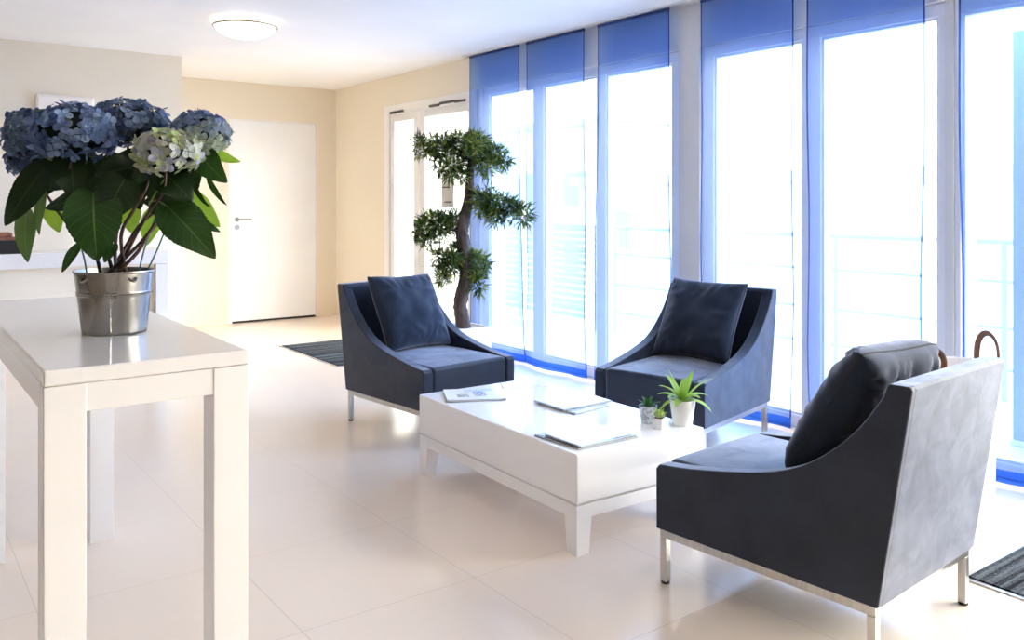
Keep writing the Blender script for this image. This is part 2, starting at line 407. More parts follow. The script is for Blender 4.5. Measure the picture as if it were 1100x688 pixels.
M['terrace'] = pbr('pale_terrace_slab', (.62, .63, .64), .7, col2=(.55, .56, .58), nscale=3)
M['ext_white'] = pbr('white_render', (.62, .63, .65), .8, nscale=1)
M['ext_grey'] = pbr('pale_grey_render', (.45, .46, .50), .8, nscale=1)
M['ext_window'] = pbr('grey_blue_pane', (.30, .33, .38), .2)
M['rail'] = pbr('pale_galvanised_rail', (.40, .41, .44), .5, .0)
M['divider'] = pbr('pale_blue_divider', (.12, .24, .40), .3)
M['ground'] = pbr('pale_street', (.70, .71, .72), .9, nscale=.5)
M['tray'] = pbr('black_tray', (.012, .012, .014), .4)
M['packet_red'] = pbr('brown_red_packet', (.22, .06, .035), .6, col2=(.32, .15, .08), nscale=30)
M['packet_pale'] = pbr('pale_pink_packet', (.55, .42, .38), .6)
M['panel'] = pbr('white_wall_unit', (.90, .84, .79), .5)
M['wall_dark'] = pbr('dark_unseen_wall', (.16, .14, .12), .8, nscale=2, spec=.2)  # unseen walls, darkened to cut fill light from behind the camera
M['plate'] = pbr('beige_letter_plate', (.62, .58, .50), .5)

# ------------------------------------------------------------------ room shell
CEIL = 2.475
XW = 4.05          # inner face of the window wall
YB, YL = 8.71, 7.47
XR = 2.07          # corner of the near left wall
XO, YO = -3.2, -3.2

bm = BM(); box(bm, (XO - .2, YO - .2, -.2), (XW + .3, YB + .3, 0)); struct('floor', bm, M['tile'], smooth=None)
bm = BM(); box(bm, (XO - .2, YO - .2, CEIL), (XW + .3, YB + .3, CEIL + .2)); struct('ceiling', bm, M['ceiling'], smooth=None)
bm = BM(); box(bm, (XR - .2, YB, 0), (2.905, YB + .2, CEIL)); box(bm, (3.822, YB, 0), (XW + .3, YB + .2, CEIL)); box(bm, (2.905, YB, 2.087), (3.822, YB + .2, CEIL)); box(bm, (2.905, YB + .11, 0), (3.822, YB + .2, 2.087))
struct('wall_back', bm, M['wall'], smooth=None)
bm = BM(); box(bm, (XO, YL, 0), (XR, YL + .15, CEIL)); box(bm, (XR - .15, YL + .15, 0), (XR, YB, CEIL)); struct('wall_left', bm, M['wall'], smooth=None)
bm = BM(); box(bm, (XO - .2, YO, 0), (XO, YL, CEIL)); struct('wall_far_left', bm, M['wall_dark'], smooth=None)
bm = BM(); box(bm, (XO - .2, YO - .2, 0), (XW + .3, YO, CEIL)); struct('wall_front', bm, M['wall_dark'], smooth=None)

# window wall: solid end, entry door opening, piers and headers around the windows
ZH = 2.20
G1 = (3.70, 5.90); G2 = (2.04, 3.53); G3 = (-1.95, 2.00)
bm = BM()
box(bm, (XW, 7.567, 0), (XW + .25, YB + .2, CEIL))
box(bm, (XW, 5.94, 2.187), (XW + .25, 7.567, CEIL))
struct('wall_right', bm, M['wall'], smooth=None)
bm = BM()
box(bm, (XW, YO, ZH), (XW + .25, 5.94, CEIL))
box(bm, (XW, G1[1], 0), (XW + .25, 5.94, ZH))
box(bm, (XW, G2[1], 0), (XW + .25, G1[0], ZH))
box(bm, (XW + .02, G3[1], 0), (XW + .25, G2[0], ZH))
box(bm, (XW, YO, 0), (XW + .25, G3[0], ZH))
struct('wall_window_side', bm, M['wall_window'], smooth=None)

def window(idx, y0, y1, bars, z0=0, z1=ZH, zg0=.07, zg1=2.135):
    """bars: list of (ya, yb) glass spans"""
    t = thing('window_%d' % idx, None, None, (XW + .06, (y0 + y1) / 2, 0)); t['kind'] = 'structure'
    ox, oy = XW + .06, (y0 + y1) / 2
    xa, xb = XW + .03 - ox, XW + .10 - ox
    bm = BM()
    box(bm, (xa, y0 - oy, zg1), (xb, y1 - oy, z1), .006)
    box(bm, (xa, y0 - oy, z0), (xb, y1 - oy, zg0), .006)
    ed = [y0] + [v for b in bars for v in b] + [y1]
    for i in range(0, len(ed), 2):
        if ed[i + 1] - ed[i] > .005: box(bm, (xa, ed[i] - oy, zg0 - .004), (xb, ed[i + 1] - oy, zg1 + .004), .006)
    struct('window_frame', bm, M['frame'], t)
    for a, b in bars:
        # slim glazing bead around each pane
        bm = BM(); bw = .014; g0, g1 = zg0, zg1
        for (p, q, r, s) in ((a, b, g1 - bw, g1), (a, b, g0, g0 + bw), (a, a + bw, g0 + bw, g1 - bw), (b - bw, b, g0 + bw, g1 - bw)):
            box(bm, (xa + .014, p - oy, r), (xb - .01, q - oy, s))
        struct('glazing_bead', bm, M['frame'], t)
        bm = BM(); box(bm, (xa + .034, a + bw * .5 - oy, g0 + .005), (xa + .042, b - bw * .5 - oy, g1 - .005)); struct('pane', bm, M['glass'], t, smooth=None)
    return t
window(1, G1[0], G1[1], [(3.789, 4.406), (4.502, 5.10), (5.227, 5.82)])
window(2, G2[0], G2[1], [(2.078, 2.714), (2.829, 3.448)])
window(3, G3[0], G3[1], [(-1.86, -1.1), (-1.0, -.2), (-.1, .60), (.70, 1.28), (1.38, 1.970)])

# white door in the back wall
t = thing('door_1', None, None, (2.905, YB, 0)); t['kind'] = 'structure'
bm = BM(); box(bm, (.005, .003, .022), (.912, .055, 2.081), .003); struct('door_leaf', bm, M['door'], t)
bm = BM(); box(bm, (.004, .02, 0), (.913, .10, .022)); struct('door_gap_strip', bm, M['black'], t, smooth=None)  # black strip filling the gap below the leaf
bm = BM()
box(bm, (-.030, -.003, 0), (.003, .05, 2.092), .001); box(bm, (.914, -.003, 0), (.922, .05, 2.092), .001); box(bm, (.003, -.003, 2.083), (.914, .05, 2.092), .001)
struct('door_frame', bm, M['door'], t)
bm = BM(); tube(bm, [(.055, .012, 1.065), (.055, -.045, 1.065)], .009, 12, 1); tube(bm, [(.055, -.042, 1.065), (.12, -.045, 1.067), (.19, -.043, 1.066)], .009, 12, 4)
struct('door_handle', bm, M['handle'], t)
bm = BM(); tube(bm, [(.055, .012, 1.065), (.055, -.002, 1.065)], .025, 24, 1); tube(bm, [(.055, .012, .985), (.055, -.002, .985)], .025, 24, 1); struct('door_rosette', bm, M['handle'], t)

# glazed entry door in the window wall
t = thing('door_2', None, None, (XW, 6.75, 0)); t['kind'] = 'structure'
oy = 6.75
bm = BM()
for (a, b, z0, z1) in ((7.475, 7.567, 0, 2.187), (5.945, 6.02, 0, 2.187), (6.02, 7.475, 2.105, 2.187), (6.02, 7.475, 0, .03)):
    box(bm, (-.014, a - oy, z0), (.10, b - oy, z1), .005)
struct('door_frame', bm, M['frame_cream'], t)
for (a, b, ga, gb) in ((6.925, 7.471, 7.017, 7.386), (6.024, 6.915, 6.10, 6.812)):
    bm = BM()
    box(bm, (.004, a - oy, .034), (.06, ga - oy, 2.10), .005); box(bm, (.004, gb - oy, .034), (.06, b - oy, 2.10), .005)
    box(bm, (.004, ga - oy, 2.024), (.06, gb - oy, 2.10), .005); box(bm, (.004, ga - oy, .034), (.06, gb - oy, .13), .005)
    struct('door_leaf', bm, M['frame_cream'], t)
    bm = BM(); box(bm, (.028, ga - .01 - oy, .12), (.036, gb + .01 - oy, 2.03)); struct('pane', bm, M['glass'], t, smooth=None)
for (a, b, zz) in ((7.30, 7.42, 2.112), (7.17, 7.27, 2.112), (6.52, 6.68, 2.112), (6.28, 6.50, 2.122), (6.10, 6.26, 2.114)):
    bm = BM(); box(bm, (-.035, a - oy, zz - .011), (-.012, b - oy, zz + .011), .004); struct('door_closer', bm, M['dark_metal'], t)
bm = BM(); box(bm, (.012, 6.34 - oy, 1.20), (.027, 6.54 - oy, 1.475), .004); lp = struct('letter_plate', bm, M['plate'], t)
for (z, ya, yb) in ((1.375, 6.40, 6.50), (1.245, 6.36, 6.47)):
    bm = BM(); box(bm, (-.002, ya - oy, z - .006), (.012, yb - oy, z + .006), .002); s_ = struct('slot_flap', bm, M['dark_metal'], lp)

# curtain track on the ceiling
XC = 3.985
t = thing('curtain_track', 'white metal ceiling track carrying the row of blue sheer panels', 'curtain track', (XC, 2.2, CEIL))
bm = BM(); box(bm, (-.03, -4.9, -.012), (.03, 3.85, 0), .002); obj('rail', bm, M['alu'], t)

# ------------------------------------------------------------------ curtains
def curtain(y0, y1, label, seed, flare=(0, 0), bulge=.03, lift=0.0):
    """hangs from the track; y0 < y1"""
    yc = (y0 + y1) / 2
    t = thing('sheer_curtain', label, 'curtain', (XC, yc, 0), 0, 'blue sheer curtain panels along the window wall')
    ztop, zh, zb = CEIL - .03, .075 + lift, .018 + lift
    rnd = random.Random(seed); ph = [rnd.uniform(0, 6.28) for _ in range(6)]
    def P(s, z):
        k = 1 - z / ztop                       # 0 at the top, 1 at the floor
        y = (y0 - yc) * (1 - s) + (y1 - yc) * s
        y += (flare[0] * (1 - s) + flare[1] * s) * k ** 2
        y += .006 * k * math.sin(4.2 * z + ph[0] + 2 * s) * (1 if .02 < s < .98 else 1.6)
        x = -.012 * k * math.sin(PI * 2 * (s * 1.5 + .3 * k) + ph[1]) - bulge * k ** 3 * math.sin(PI * s) - .006 * k * math.sin(15 * s + 3 * z + ph[2])
        return Vector((x, y, z))
    def grid(s0, s1, za, zb_, nu, nv, dx=0):
        bm = BM(); vs = [[bm.verts.new(P(s0 + (s1 - s0) * i / nu, za + (zb_ - za) * j / nv) + Vector((dx, 0, 0))) for j in range(nv + 1)] for i in range(nu + 1)]
        for i in range(nu):
            for j in range(nv): bm.faces.new((vs[i][j], vs[i + 1][j], vs[i + 1][j + 1], vs[i][j + 1]))
        return bm
    e = .010 / (y1 - y0)
    obj('sheer_panel', grid(e, 1 - e, zh, ztop, 30, 44), M['sheer'], t, 180, False)
    obj('bottom_hem', grid(0, 1, zb, zh, 30, 3), M['hem'], t, 180, False)
    obj('side_hem', grid(0, e, zh, ztop, 1, 60), M['side'], t, 180, False)
    obj('side_hem', grid(1 - e, 1, zh, ztop, 1, 60), M['side'], t, 180, False)
    bm = BM(); box(bm, (-.006, y0 - yc, ztop), (.006, y1 - yc, ztop + .018), .002); obj('header_rail', bm, M['curtain_head'], t)
    return t
M['curtain_head'] = pbr('dark_blue_header', (.02, .05, .20), .6)
curtain(5.281, 5.967, 'far sheer blue curtain hanging behind the potted tree beside the entry door', 1, (-.10, .0), .02)
curtain(4.522, 5.187, 'sheer blue curtain panel between the potted tree and the window side armchair', 2, (-.05, .02), .05)
curtain(3.719, 4.382, 'sheer blue curtain hanging behind the left edge of the window side armchair', 3, (0, .04), .03)
curtain(2.814, 3.466, 'sheer blue curtain just right of the grey pier, hanging behind the window side armchair', 4, (.0, .0), .04)
curtain(2.091, 2.733, 'sheer blue curtain hanging behind the cushion of the foreground armchair', 5, (.02, -.02), .03)
curtain(1.28, 1.935, 'nearest sheer blue curtain, cut by the right picture edge, behind the white basket', 6, (0, -.03), .02)

# ------------------------------------------------------------------ ceiling lamp
t = thing('ceiling_lamp', 'lit round dome ceiling lamp with thin brass ring', 'lamp', (2.0, 5.72, CEIL))
bm = BM(); lathe(bm, [(.05, -.001), (.055, -.05), (.03, -.06)], 32); obj('base', bm, M['lamp_ring'], t)
bm = BM(); tube(bm, [(.207 * math.cos(2 * PI * k / 64), .207 * math.sin(2 * PI * k / 64), -.045) for k in range(64)], .006, 8, 1, closed=True); obj('ring', bm, M['lamp_ring'], t)
bm = BM(); lathe(bm, [(.204, -.044), (.190, -.066), (.160, -.092), (.115, -.112), (.06, -.123), (.012, -.126)], 56, cap=False); obj('lamp_shade', bm, M['lamp'], t, 60, False)

# ------------------------------------------------------------------ mats
def entrance_mat(x0, x1, y0, y1, label, frame=True):
    t = thing('entrance_mat', label, 'mat', ((x0 + x1) / 2, (y0 + y1) / 2, 0), 0, 'striped entrance mats')
    hx, hy = (x1 - x0) / 2, (y1 - y0) / 2
    bm = BM(); box(bm, (-hx, -hy, 0.001), (hx, hy, .010), .003, 2); obj('mat_pile', bm, M['mat'], t)
    bm = BM()
    for a, b in (((-hx - .018, hy + .001), (hx, hy + .02)), ((-hx - .018, -hy - .02), (hx, -hy - .001))):
        box(bm, (a[0], a[1], .001), (b[0], b[1], .005))
    box(bm, (-hx - .018, -hy, .001), (-hx - .001, hy, .005)); obj('edge_strip', bm, M['alu'], t)
    return t
entrance_mat(2.80, 3.95, 5.98, 7.10, 'dark grey striped mat on the floor before the glazed entry door')
entrance_mat(2.90, 3.93, .20, 1.378, 'black and grey striped mat at the right behind the foreground armchair')

# ------------------------------------------------------------------ armchairs
CW, ZB = .625, .178
def smooth_curve(pts, sub=5):
    return [(p.x, p.y) for p in catmull([(a, b, 0) for a, b in pts], sub)]
def make_chair():
    t = thing('armchair', 'dark slate blue armchair', 'armchair', (0, 0, 0), 0, 'slate blue suede armchairs around the coffee table')
    h = CW / 2
    # side panels, outline in (y, z)
    top = smooth_curve([(.360, .390), (.25, .402), (.10, .428), (-.05, .463), (-.155, .507), (-.25, .575), (-.325, .652), (-.385, .737)], 5)
    prof = [(.372, ZB), (.372, .375)] + top + [(-.398, .772), (-.406, .776), (-.455, .776), (-.463, .768), (-.372, ZB)]
    for s in (-1, 1):
        bm = BM(); a, b = (h - .056, h) if s > 0 else (-h, -h + .056)
        prism(bm, prof, 'x', a, b, .020, 4)
        obj('side_panel', bm, M['fabric'], t)
    bm = BM()
    prism(bm, [(-.312, ZB + .001), (-.330, .30), (-.390, .755), (-.396, .768), (-.406, .7764), (-.455, .7764), (-.4634, .768), (-.3724, ZB + .001)], 'x', -h + .022, h - .022, 0)
    obj('back_panel', bm, M['fabric'], t)
    # seat block with softly domed top
    bm = BM(); box(bm, (-h + .059, -.30, ZB + .002), (h - .059, .370, .396), 0)
    top_f = max(bm.faces, key=lambda f: f.calc_center_median().z)
    bmesh.ops.bevel(bm, geom=list(bm.edges), offset=.022, segments=4, affect='EDGES', profile=.5)
    bmesh.ops.subdivide_edges(bm, edges=[e for e in bm.edges if e.calc_length() > .2], cuts=6, use_grid_fill=True)
    for v in bm.verts:
        if v.co.z > .36:
            u, w = v.co.x / (h - .059), (v.co.y - .035) / .335
            v.co.z += .014 * max(0, 1 - u * u) * max(0, 1 - w * w)
    obj('seat', bm, M['fabric'], t, 50)
    # metal base: rails and legs
    i, rt = .022, .0125
    bm = BM(); lx, ly = h - i, .372 - i
    for s in (-1, 1):
        box(bm, (s * lx - rt, -ly - rt, ZB - .027), (s * lx + rt, ly + rt, ZB - .001), .002, 2)
        box(bm, (-lx + rt, s * ly - rt, ZB - .026), (lx - rt, s * ly + rt, ZB - .002), .002, 2)
    obj('base_frame', bm, M['steel'], t)
    for sx in (-1, 1):
        for sy in (-1, 1):
            bm = BM(); box(bm, (sx * lx - rt, sy * ly - rt, .008), (sx * lx + rt, sy * ly + rt, ZB - .028), .002, 2)
            lg = obj('leg', bm, M['steel'], t)
            bm = BM(); lathe(bm, [(.013, 0), (.0145, .002), (.0145, .007), (.013, .009)], 20, (sx * lx, sy * ly, 0)); obj('foot_cap', bm, M['black'], lg)
    return t
def copy_tree(o, parent=None):
    c = o.copy(); C.objects.link(c)
    if parent: c.parent = parent
    for ch in list(o.children): copy_tree(ch, c)
    return c
chair_a = make_chair(); chair_b = copy_tree(chair_a); chair_c = copy_tree(chair_a)
POSES = [(2.496, 4.15, -3.036), (3.41, 3.078, 1.801), (2.391, 1.627, .075)]
CH_LABELS = ['slate blue armchair at the far end of the coffee table, beside the potted tree',
             'slate blue armchair on the window side of the coffee table, behind the small potted plants',
             'slate blue armchair in the right foreground, seen from behind with lit pale back']
for o, p, l in zip((chair_a, chair_b, chair_c), POSES, CH_LABELS):
    o.location = (p[0], p[1], 0); o.rotation_euler = (0, 0, p[2]); o['label'] = l

def make_cushion(pose, loc, lean, roll, yaw, size, thick, label, seed, crumple=1, corner=.012):
    px, py, rz = pose
    base = Matrix.Translation((px, py, 0)) @ Matrix.Rotation(rz, 4, 'Z')
    r = Vector((math.cos(yaw), math.sin(yaw), 0)); bk = Vector((math.sin(yaw), -math.cos(yaw), 0))
    up = math.cos(lean) * Vector((0, 0, 1)) + math.sin(lean) * bk
    u2 = r * math.cos(roll) + up * math.sin(roll); v2 = -r * math.sin(roll) + up * math.cos(roll)
    n2 = u2.cross(v2)
    Mx = base @ Matrix.Translation(loc) @ Matrix((( u2.x, v2.x, n2.x, 0), (u2.y, v2.y, n2.y, 0), (u2.z, v2.z, n2.z, 0), (0, 0, 0, 1)))
    t = thing('cushion', label, 'cushion', (0, 0, 0), 0, 'scatter cushions on the armchairs'); t.matrix_world = Mx
    t.location = Mx.to_translation(); t.rotation_euler = Mx.to_euler()
    NN = 44; bm = BM(); rnd = random.Random(seed); off = Vector((rnd.uniform(0, 9), rnd.uniform(0, 9), 0))
    def xy(u, v):
        k = 1 - corner * abs(u * v) ** 5
        x = size / 2 * u * (1 - .068 * (1 - v * v)) * k; y = size / 2 * v * (1 - .068 * (1 - u * u)) * k
        return x, y
    def zz(u, v, s):
        f = max(0, (1 - abs(u) ** 2.2)) * max(0, (1 - abs(v) ** 2.2))
        z = thick / 2 * f ** .34
        e = max(abs(u), abs(v))
        # gathers running in from the seam
        w = max(0, e - .45) * (1 - e) * 4
        if f > 0:
            tang = u if abs(v) > abs(u) else v
            z += w * .012 * (1 + (crumple - 1) * max(0, v)) * math.sin(tang * 19 + 3 * mnoise.noise(Vector((u * 2, v * 2, s * 5)) + off) * 3 + s)
            z += .016 * f ** .3 * mnoise.noise(Vector((u * 2.1, v * 2.1, s * 3)) + off)
        return s * z - s * .0 + (-.012 * (1 - v) * .5)
    grid = {}
    for s in (1, -1):
        for i in range(NN + 1):
            for j in range(NN + 1):
                # denser towards the seam
                u = math.sin(PI / 2 * (2 * i / NN - 1)); v = math.sin(PI / 2 * (2 * j / NN - 1))
                edge = i in (0, NN) or j in (0, NN)
                if edge and s == -1: grid[s, i, j] = grid[1, i, j]; continue
                x, y = xy(u, v); grid[s, i, j] = bm.verts.new((x, y, zz(u, v, s)))
        for i in range(NN):
            for j in range(NN):
                q = [grid[s, i, j], grid[s, i + 1, j], grid[s, i + 1, j + 1], grid[s, i, j + 1]]
                bm.faces.new(q if s == 1 else q[::-1])
    obj('cushion_cover', bm, M['cushion'], t, 180, False)
    pts = []
    for a in range(4):
        for k in range(24):
            q = math.sin(PI / 2 * (2 * k / 24 - 1))
            u, v = [(q, -1), (1, q), (-q, 1), (-1, -q)][a]
            x, y = xy(u, v); pts.append((x, y, -.006 * (1 - v)))
    bm = BM(); tube(bm, pts, .0032, 6, 1, closed=True); obj('piping', bm, M['piping'], t, 60, False)
    return t
make_cushion(POSES[0], (-.008, -.200, .610), .455, .02, .083, .46, .17, 'dark blue square cushion on the armchair at the far end of the coffee table', 11)
make_cushion(POSES[1], (.016, -.205, .605), .46, .012, -.039, .46, .17, 'dark blue square cushion on the window side armchair', 12)
make_cushion(POSES[2], (.030, -.165, .618), .52, -.04, -.06, .47, .20, 'dark square cushion with crumpled top on the foreground armchair seen from behind', 13, 2.8, .06)

# ------------------------------------------------------------------ coffee table
TBL = (2.312, 2.842, R(-1.8)); TX, TY, TZ = .322, .575, .36
t = thing('coffee_table', 'low white glossy rectangular coffee table between the three armchairs', 'table', (TBL[0], TBL[1], 0), TBL[2])
bm = BM(); box(bm, (-TX, -TY, .182), (TX, TY, TZ), .006, 3); obj('table_box', bm, M['gloss_table'], t)
bm = BM()
box(bm, (-TX + .012, -TY + .012, .172), (TX - .012, TY - .012, .1825)); obj('recess_strip', bm, M['gloss_table'], t, None)
bm = BM()
for s in (-1, 1):
    a, b = sorted((s * (TX - .004), s * (TX - .026))); box(bm, (a, -TY + .07, .128), (b, TY - .07, .176), .002, 2)
    a, b = sorted((s * (TY - .004), s * (TY - .026))); box(bm, (-TX + .07, a, .128), (TX - .07, b, .176), .002, 2)
obj('apron', bm, M['gloss_table'], t)
for sx in (-1, 1):
    for sy in (-1, 1):
        bm = BM()
        def ring(w, z, inn):
            return [bm.verts.new((sx * (TX - .002 - a), sy * (TY - .002 - b), z)) for a, b in ((0, 0), (w, 0), (w, w), (0, w))]
        rs_ = [ring(.056, 0, 0), ring(.061, .06, 0), ring(.068, .128, 0), ring(.069, .176, 0)]
        for q in range(3):
            for k in range(4): bm.faces.new((rs_[q][k], rs_[q][(k + 1) % 4], rs_[q + 1][(k + 1) % 4], rs_[q + 1][k]))
        bm.faces.new(rs_[0]); bm.faces.new(rs_[-1])
        bmesh.ops.recalc_face_normals(bm, faces=bm.faces)
        obj('leg', bm, M['gloss_table'], t, 20)

# reading matter on the coffee table: outline corners on the table top
def sheet_bm(c, z0, z1, bev=0, curl=0):
    c = [Vector((p[0], p[1], 0)) for p in c]; bm = BM(); n = 8; uvl = bm.loops.layers.uv.new('uv')
    lo, hi = [], []
    for i in range(n + 1):
        for j in range(n + 1):
            u, v = i / n, j / n
            p = (c[0] * (1 - u) + c[1] * u) * (1 - v) + (c[3] * (1 - u) + c[2] * u) * v
            k = curl * (1 - min(1, u * 2.5)) ** 2 * 1.0
            lo.append(bm.verts.new((p.x, p.y, z0 + k * .5))); hi.append(bm.verts.new((p.x, p.y, z1 + k)))
    I = lambda i, j: i * (n + 1) + j
    for i in range(n):
        for j in range(n):
            f = bm.faces.new((hi[I(i, j)], hi[I(i + 1, j)], hi[I(i + 1, j + 1)], hi[I(i, j + 1)]))
            for lp_, (a, b) in zip(f.loops, ((i, j), (i + 1, j), (i + 1, j + 1), (i, j + 1))): lp_[uvl].uv = (a / n, b / n)
            bm.faces.new((lo[I(i, j)], lo[I(i, j + 1)], lo[I(i + 1, j + 1)], lo[I(i + 1, j)]))
    for k in range(n):
        for f in ((I(k, 0), I(k + 1, 0)), (I(n, k), I(n, k + 1)), (I(k + 1, n), I(k, n)), (I(0, k + 1), I(0, k))):
            bm.faces.new((lo[f[0]], lo[f[1]], hi[f[1]], hi[f[0]]))
    return bm
def magazine(name, cat, label, c, z, thick, cover, pages='paper', group=None, curl=0):
    cx = sum(p[0] for p in c) / 4; cy = sum(p[1] for p in c) / 4
    t = thing(name, label, cat, (cx, cy, z), 0, group)
    c = [(p[0] - cx, p[1] - cy) for p in c]
    ins = [(p[0] * .985, p[1] * .985) for p in c]
    if thick > .002:
        obj('pages', sheet_bm(ins, .0006, thick - .0007, curl=curl), M[pages], t, 30, False)
        obj('cover', sheet_bm(c, 0, .0005), cover, t, 30, False)
        obj('cover', sheet_bm(c, thick - .0006, thick, curl=curl), cover, t, 30, False)
    else:
        obj('sheet', sheet_bm(c, 0, thick, curl=curl), cover, t, 30, False)
    return t
white = (.80, .81, .82)
cov1 = print_mat('magazine_cover_dark_print', white, [(.20, .26, .40, .52, (.015, .02, .03), .10), (.50, .28, .72, .62, (.16, .10, .22), .14), (.50, .50, .70, .70, (.10, .18, .50), .12), (.36, .66, .88, .84, (.35, .52, .80), .2), (.0, .0, 1, .03, (.05, .07, .08), 0)])  # front edge strip is shadow painted in with the print
cov2 = print_mat('leaflet_print', (.80, .74, .71), [(.0, .0, .02, 1, (.25, .12, .10), 0), (.0, .0, 1, .03, (.35, .25, .22), 0), (.70, .10, .90, .28, (.45, .42, .42), .15)])
cov3 = print_mat('magazine_cover_pale', white, [(.42, .10, .62, .34, (.55, .55, .74), .2), (.0, .0, 1, .03, (.16, .16, .16), 0), (.0, .0, .03, 1, (.12, .10, .08), 0)])  # dark front and left strips are painted edge shadow
cov4 = print_mat('magazine_cover_blue_edge', white, [(.0, .0, 1, .07, (.30, .52, .60), 0), (.60, .0, .92, .07, (.01, .015, .03), 0), (.53, .45, .70, .82, (.32, .32, .52), .12), (.62, .22, .88, .50, (.62, .64, .80), .15), (.0, .0, .03, 1, (.10, .085, .07), 0)])  # dark left strip is painted edge shadow
cov5 = print_mat('magazine_cover_teal', (.50, .58, .58), [(.0, .0, .06, 1, (.12, .10, .08), 0)])  # dark left strip is painted spine shadow
MG = 'magazines on the coffee table'
# lift all papers onto the table plane
TT = TZ + .0003
magazine('magazine', 'magazine', 'white magazine with dark print at the far left corner of the coffee table', [(2.022, 3.205), (2.262, 3.088), (2.368, 3.335), (2.122, 3.400)], TT, .008, cov1, group=MG, curl=.004)
magazine('leaflet', 'leaflet', 'thin pale leaflet at the far end of the coffee table', [(2.382, 3.285), (2.585, 3.20), (2.605, 3.355), (2.452, 3.405)], TT, .0012, cov2)
magazine('magazine', 'magazine', 'white magazine lying lowest of the two at the middle of the coffee table', [(2.335, 2.705), (2.56, 2.735), (2.56, 2.960), (2.325, 2.945)], TT, .006, cov5, group=MG)
magazine('magazine', 'magazine', 'white magazine lying uppermost of the two at the middle of the coffee table', [(2.322, 2.768), (2.600, 2.765), (2.61, 2.985), (2.325, 2.975)], TT + .0066, .006, cov3, group=MG)
magazine('magazine', 'magazine', 'teal edged magazine under another at the near corner of the coffee table', [(2.012, 2.316), (2.300, 2.302), (2.284, 2.525), (1.998, 2.555)], TT, .006, cov5, group=MG)
magazine('magazine', 'magazine', 'white magazine with blue grey print on top at the near corner of the coffee table', [(2.020, 2.312), (2.296, 2.306), (2.272, 2.520), (2.018, 2.516)], TT + .0066, .007, cov4, group=MG)

# ------------------------------------------------------------------ blades and small plants
def blade(bm, base, dirv, length, width, droop, uvl, fold=.25, n=10, up=Vector((0, 0, 1)), shape=None, wave=0):
    """arching lance leaf"""
    d = Vector(dirv).normalized(); side = d.cross(up)
    if side.length < .05: side = Vector((1, 0, 0))
    side.normalize()
    p = Vector(base); rows = []
    for i in range(n + 1):
        tt = i / n
        nrm = side.cross(d).normalized()
        hw = width / 2 * (shape(tt) if shape else (math.sin(PI * min(1, .12 + tt * .88)) ** .75))
        if i == n: hw = width * .01
        rows.append([bm.verts.new(p - side * hw + nrm * hw * fold), bm.verts.new(p.copy()), bm.verts.new(p + side * hw + nrm * hw * fold)])
        d = (d + Vector((0, 0, -droop / n))).normalized(); p = p + d * length / n
    for i in range(n):
        for k in range(2):
            f = bm.faces.new((rows[i][k], rows[i][k + 1], rows[i + 1][k + 1], rows[i + 1][k]))
            for lp_, (a, b) in zip(f.loops, ((i / n, k / 2), (i / n, (k + 1) / 2), ((i + 1) / n, (k + 1) / 2), ((i + 1) / n, k / 2))):
                lp_[uvl].uv = (a, b)
    return bm

def pot_bm(rb, rt, h, wall=.004, n=40, inner=.02):
    bm = BM(); lathe(bm, [(rb * .96, 0), (rb, .003), (rt, h - .002), (rt - wall * .3, h), (rt - wall * .8, h), (rt - wall, h - .003), (rt - wall - .001, h - inner)], n); return bm

PP = Vector((2.578, 2.335, TZ))
t = thing('potted_plant', 'light green rosette plant in a white tapered pot on the coffee table', 'plant', PP)
obj('pot', pot_bm(.038, .052, .102), M['pot'], t)
bm = BM(); lathe(bm, [(.045, .080), (.047, .090), (.02, .094), (.002, .095)], 24); obj('soil', bm, M['bark_chip'], t)
rnd = random.Random(5)
for k in range(15):
    a = k * 2.39996 + .3; el = .35 + .95 * (k / 14)
    bm = BM(); uvl = bm.loops.layers.uv.new('uv')
    L = (.115 if k < 8 else .140) * (.8 if math.cos(a) < -.6 and k < 8 else 1) * rnd.uniform(.9, 1.12)
    blade(bm, (.006 * math.cos(a), .006 * math.sin(a), .092), (math.cos(a) * math.cos(el), math.sin(a) * math.cos(el), math.sin(el)), L, .033, 1.5 - .9 * (k / 14), uvl, .3, 10)
    obj('leaf', bm, M['dracaena'], t, 180, False)

PG = Vector((2.486, 2.436, TZ))
t = thing('potted_plant', 'dark green succulent in a grey patterned glass pot behind the tiny white cube', 'plant', PG)
obj('pot', pot_bm(.026, .037, .072), M['pot_grey'], t)
bm = BM(); lathe(bm, [(.031, .056), (.032, .064), (.002, .066)], 24); obj('soil', bm, M['soil'], t)
for k in range(16):
    a = k * 2.39996; el = .3 + 1.0 * (k / 15)
    bm = BM(); uvl = bm.loops.layers.uv.new('uv')
    blade(bm, (.004 * math.cos(a), .004 * math.sin(a), .064), (math.cos(a) * math.cos(el), math.sin(a) * math.cos(el), math.sin(el)), rnd.uniform(.045, .058), .017, .5, uvl, .4, 7)
    obj('leaf', bm, M['succulent'], t, 180, False)

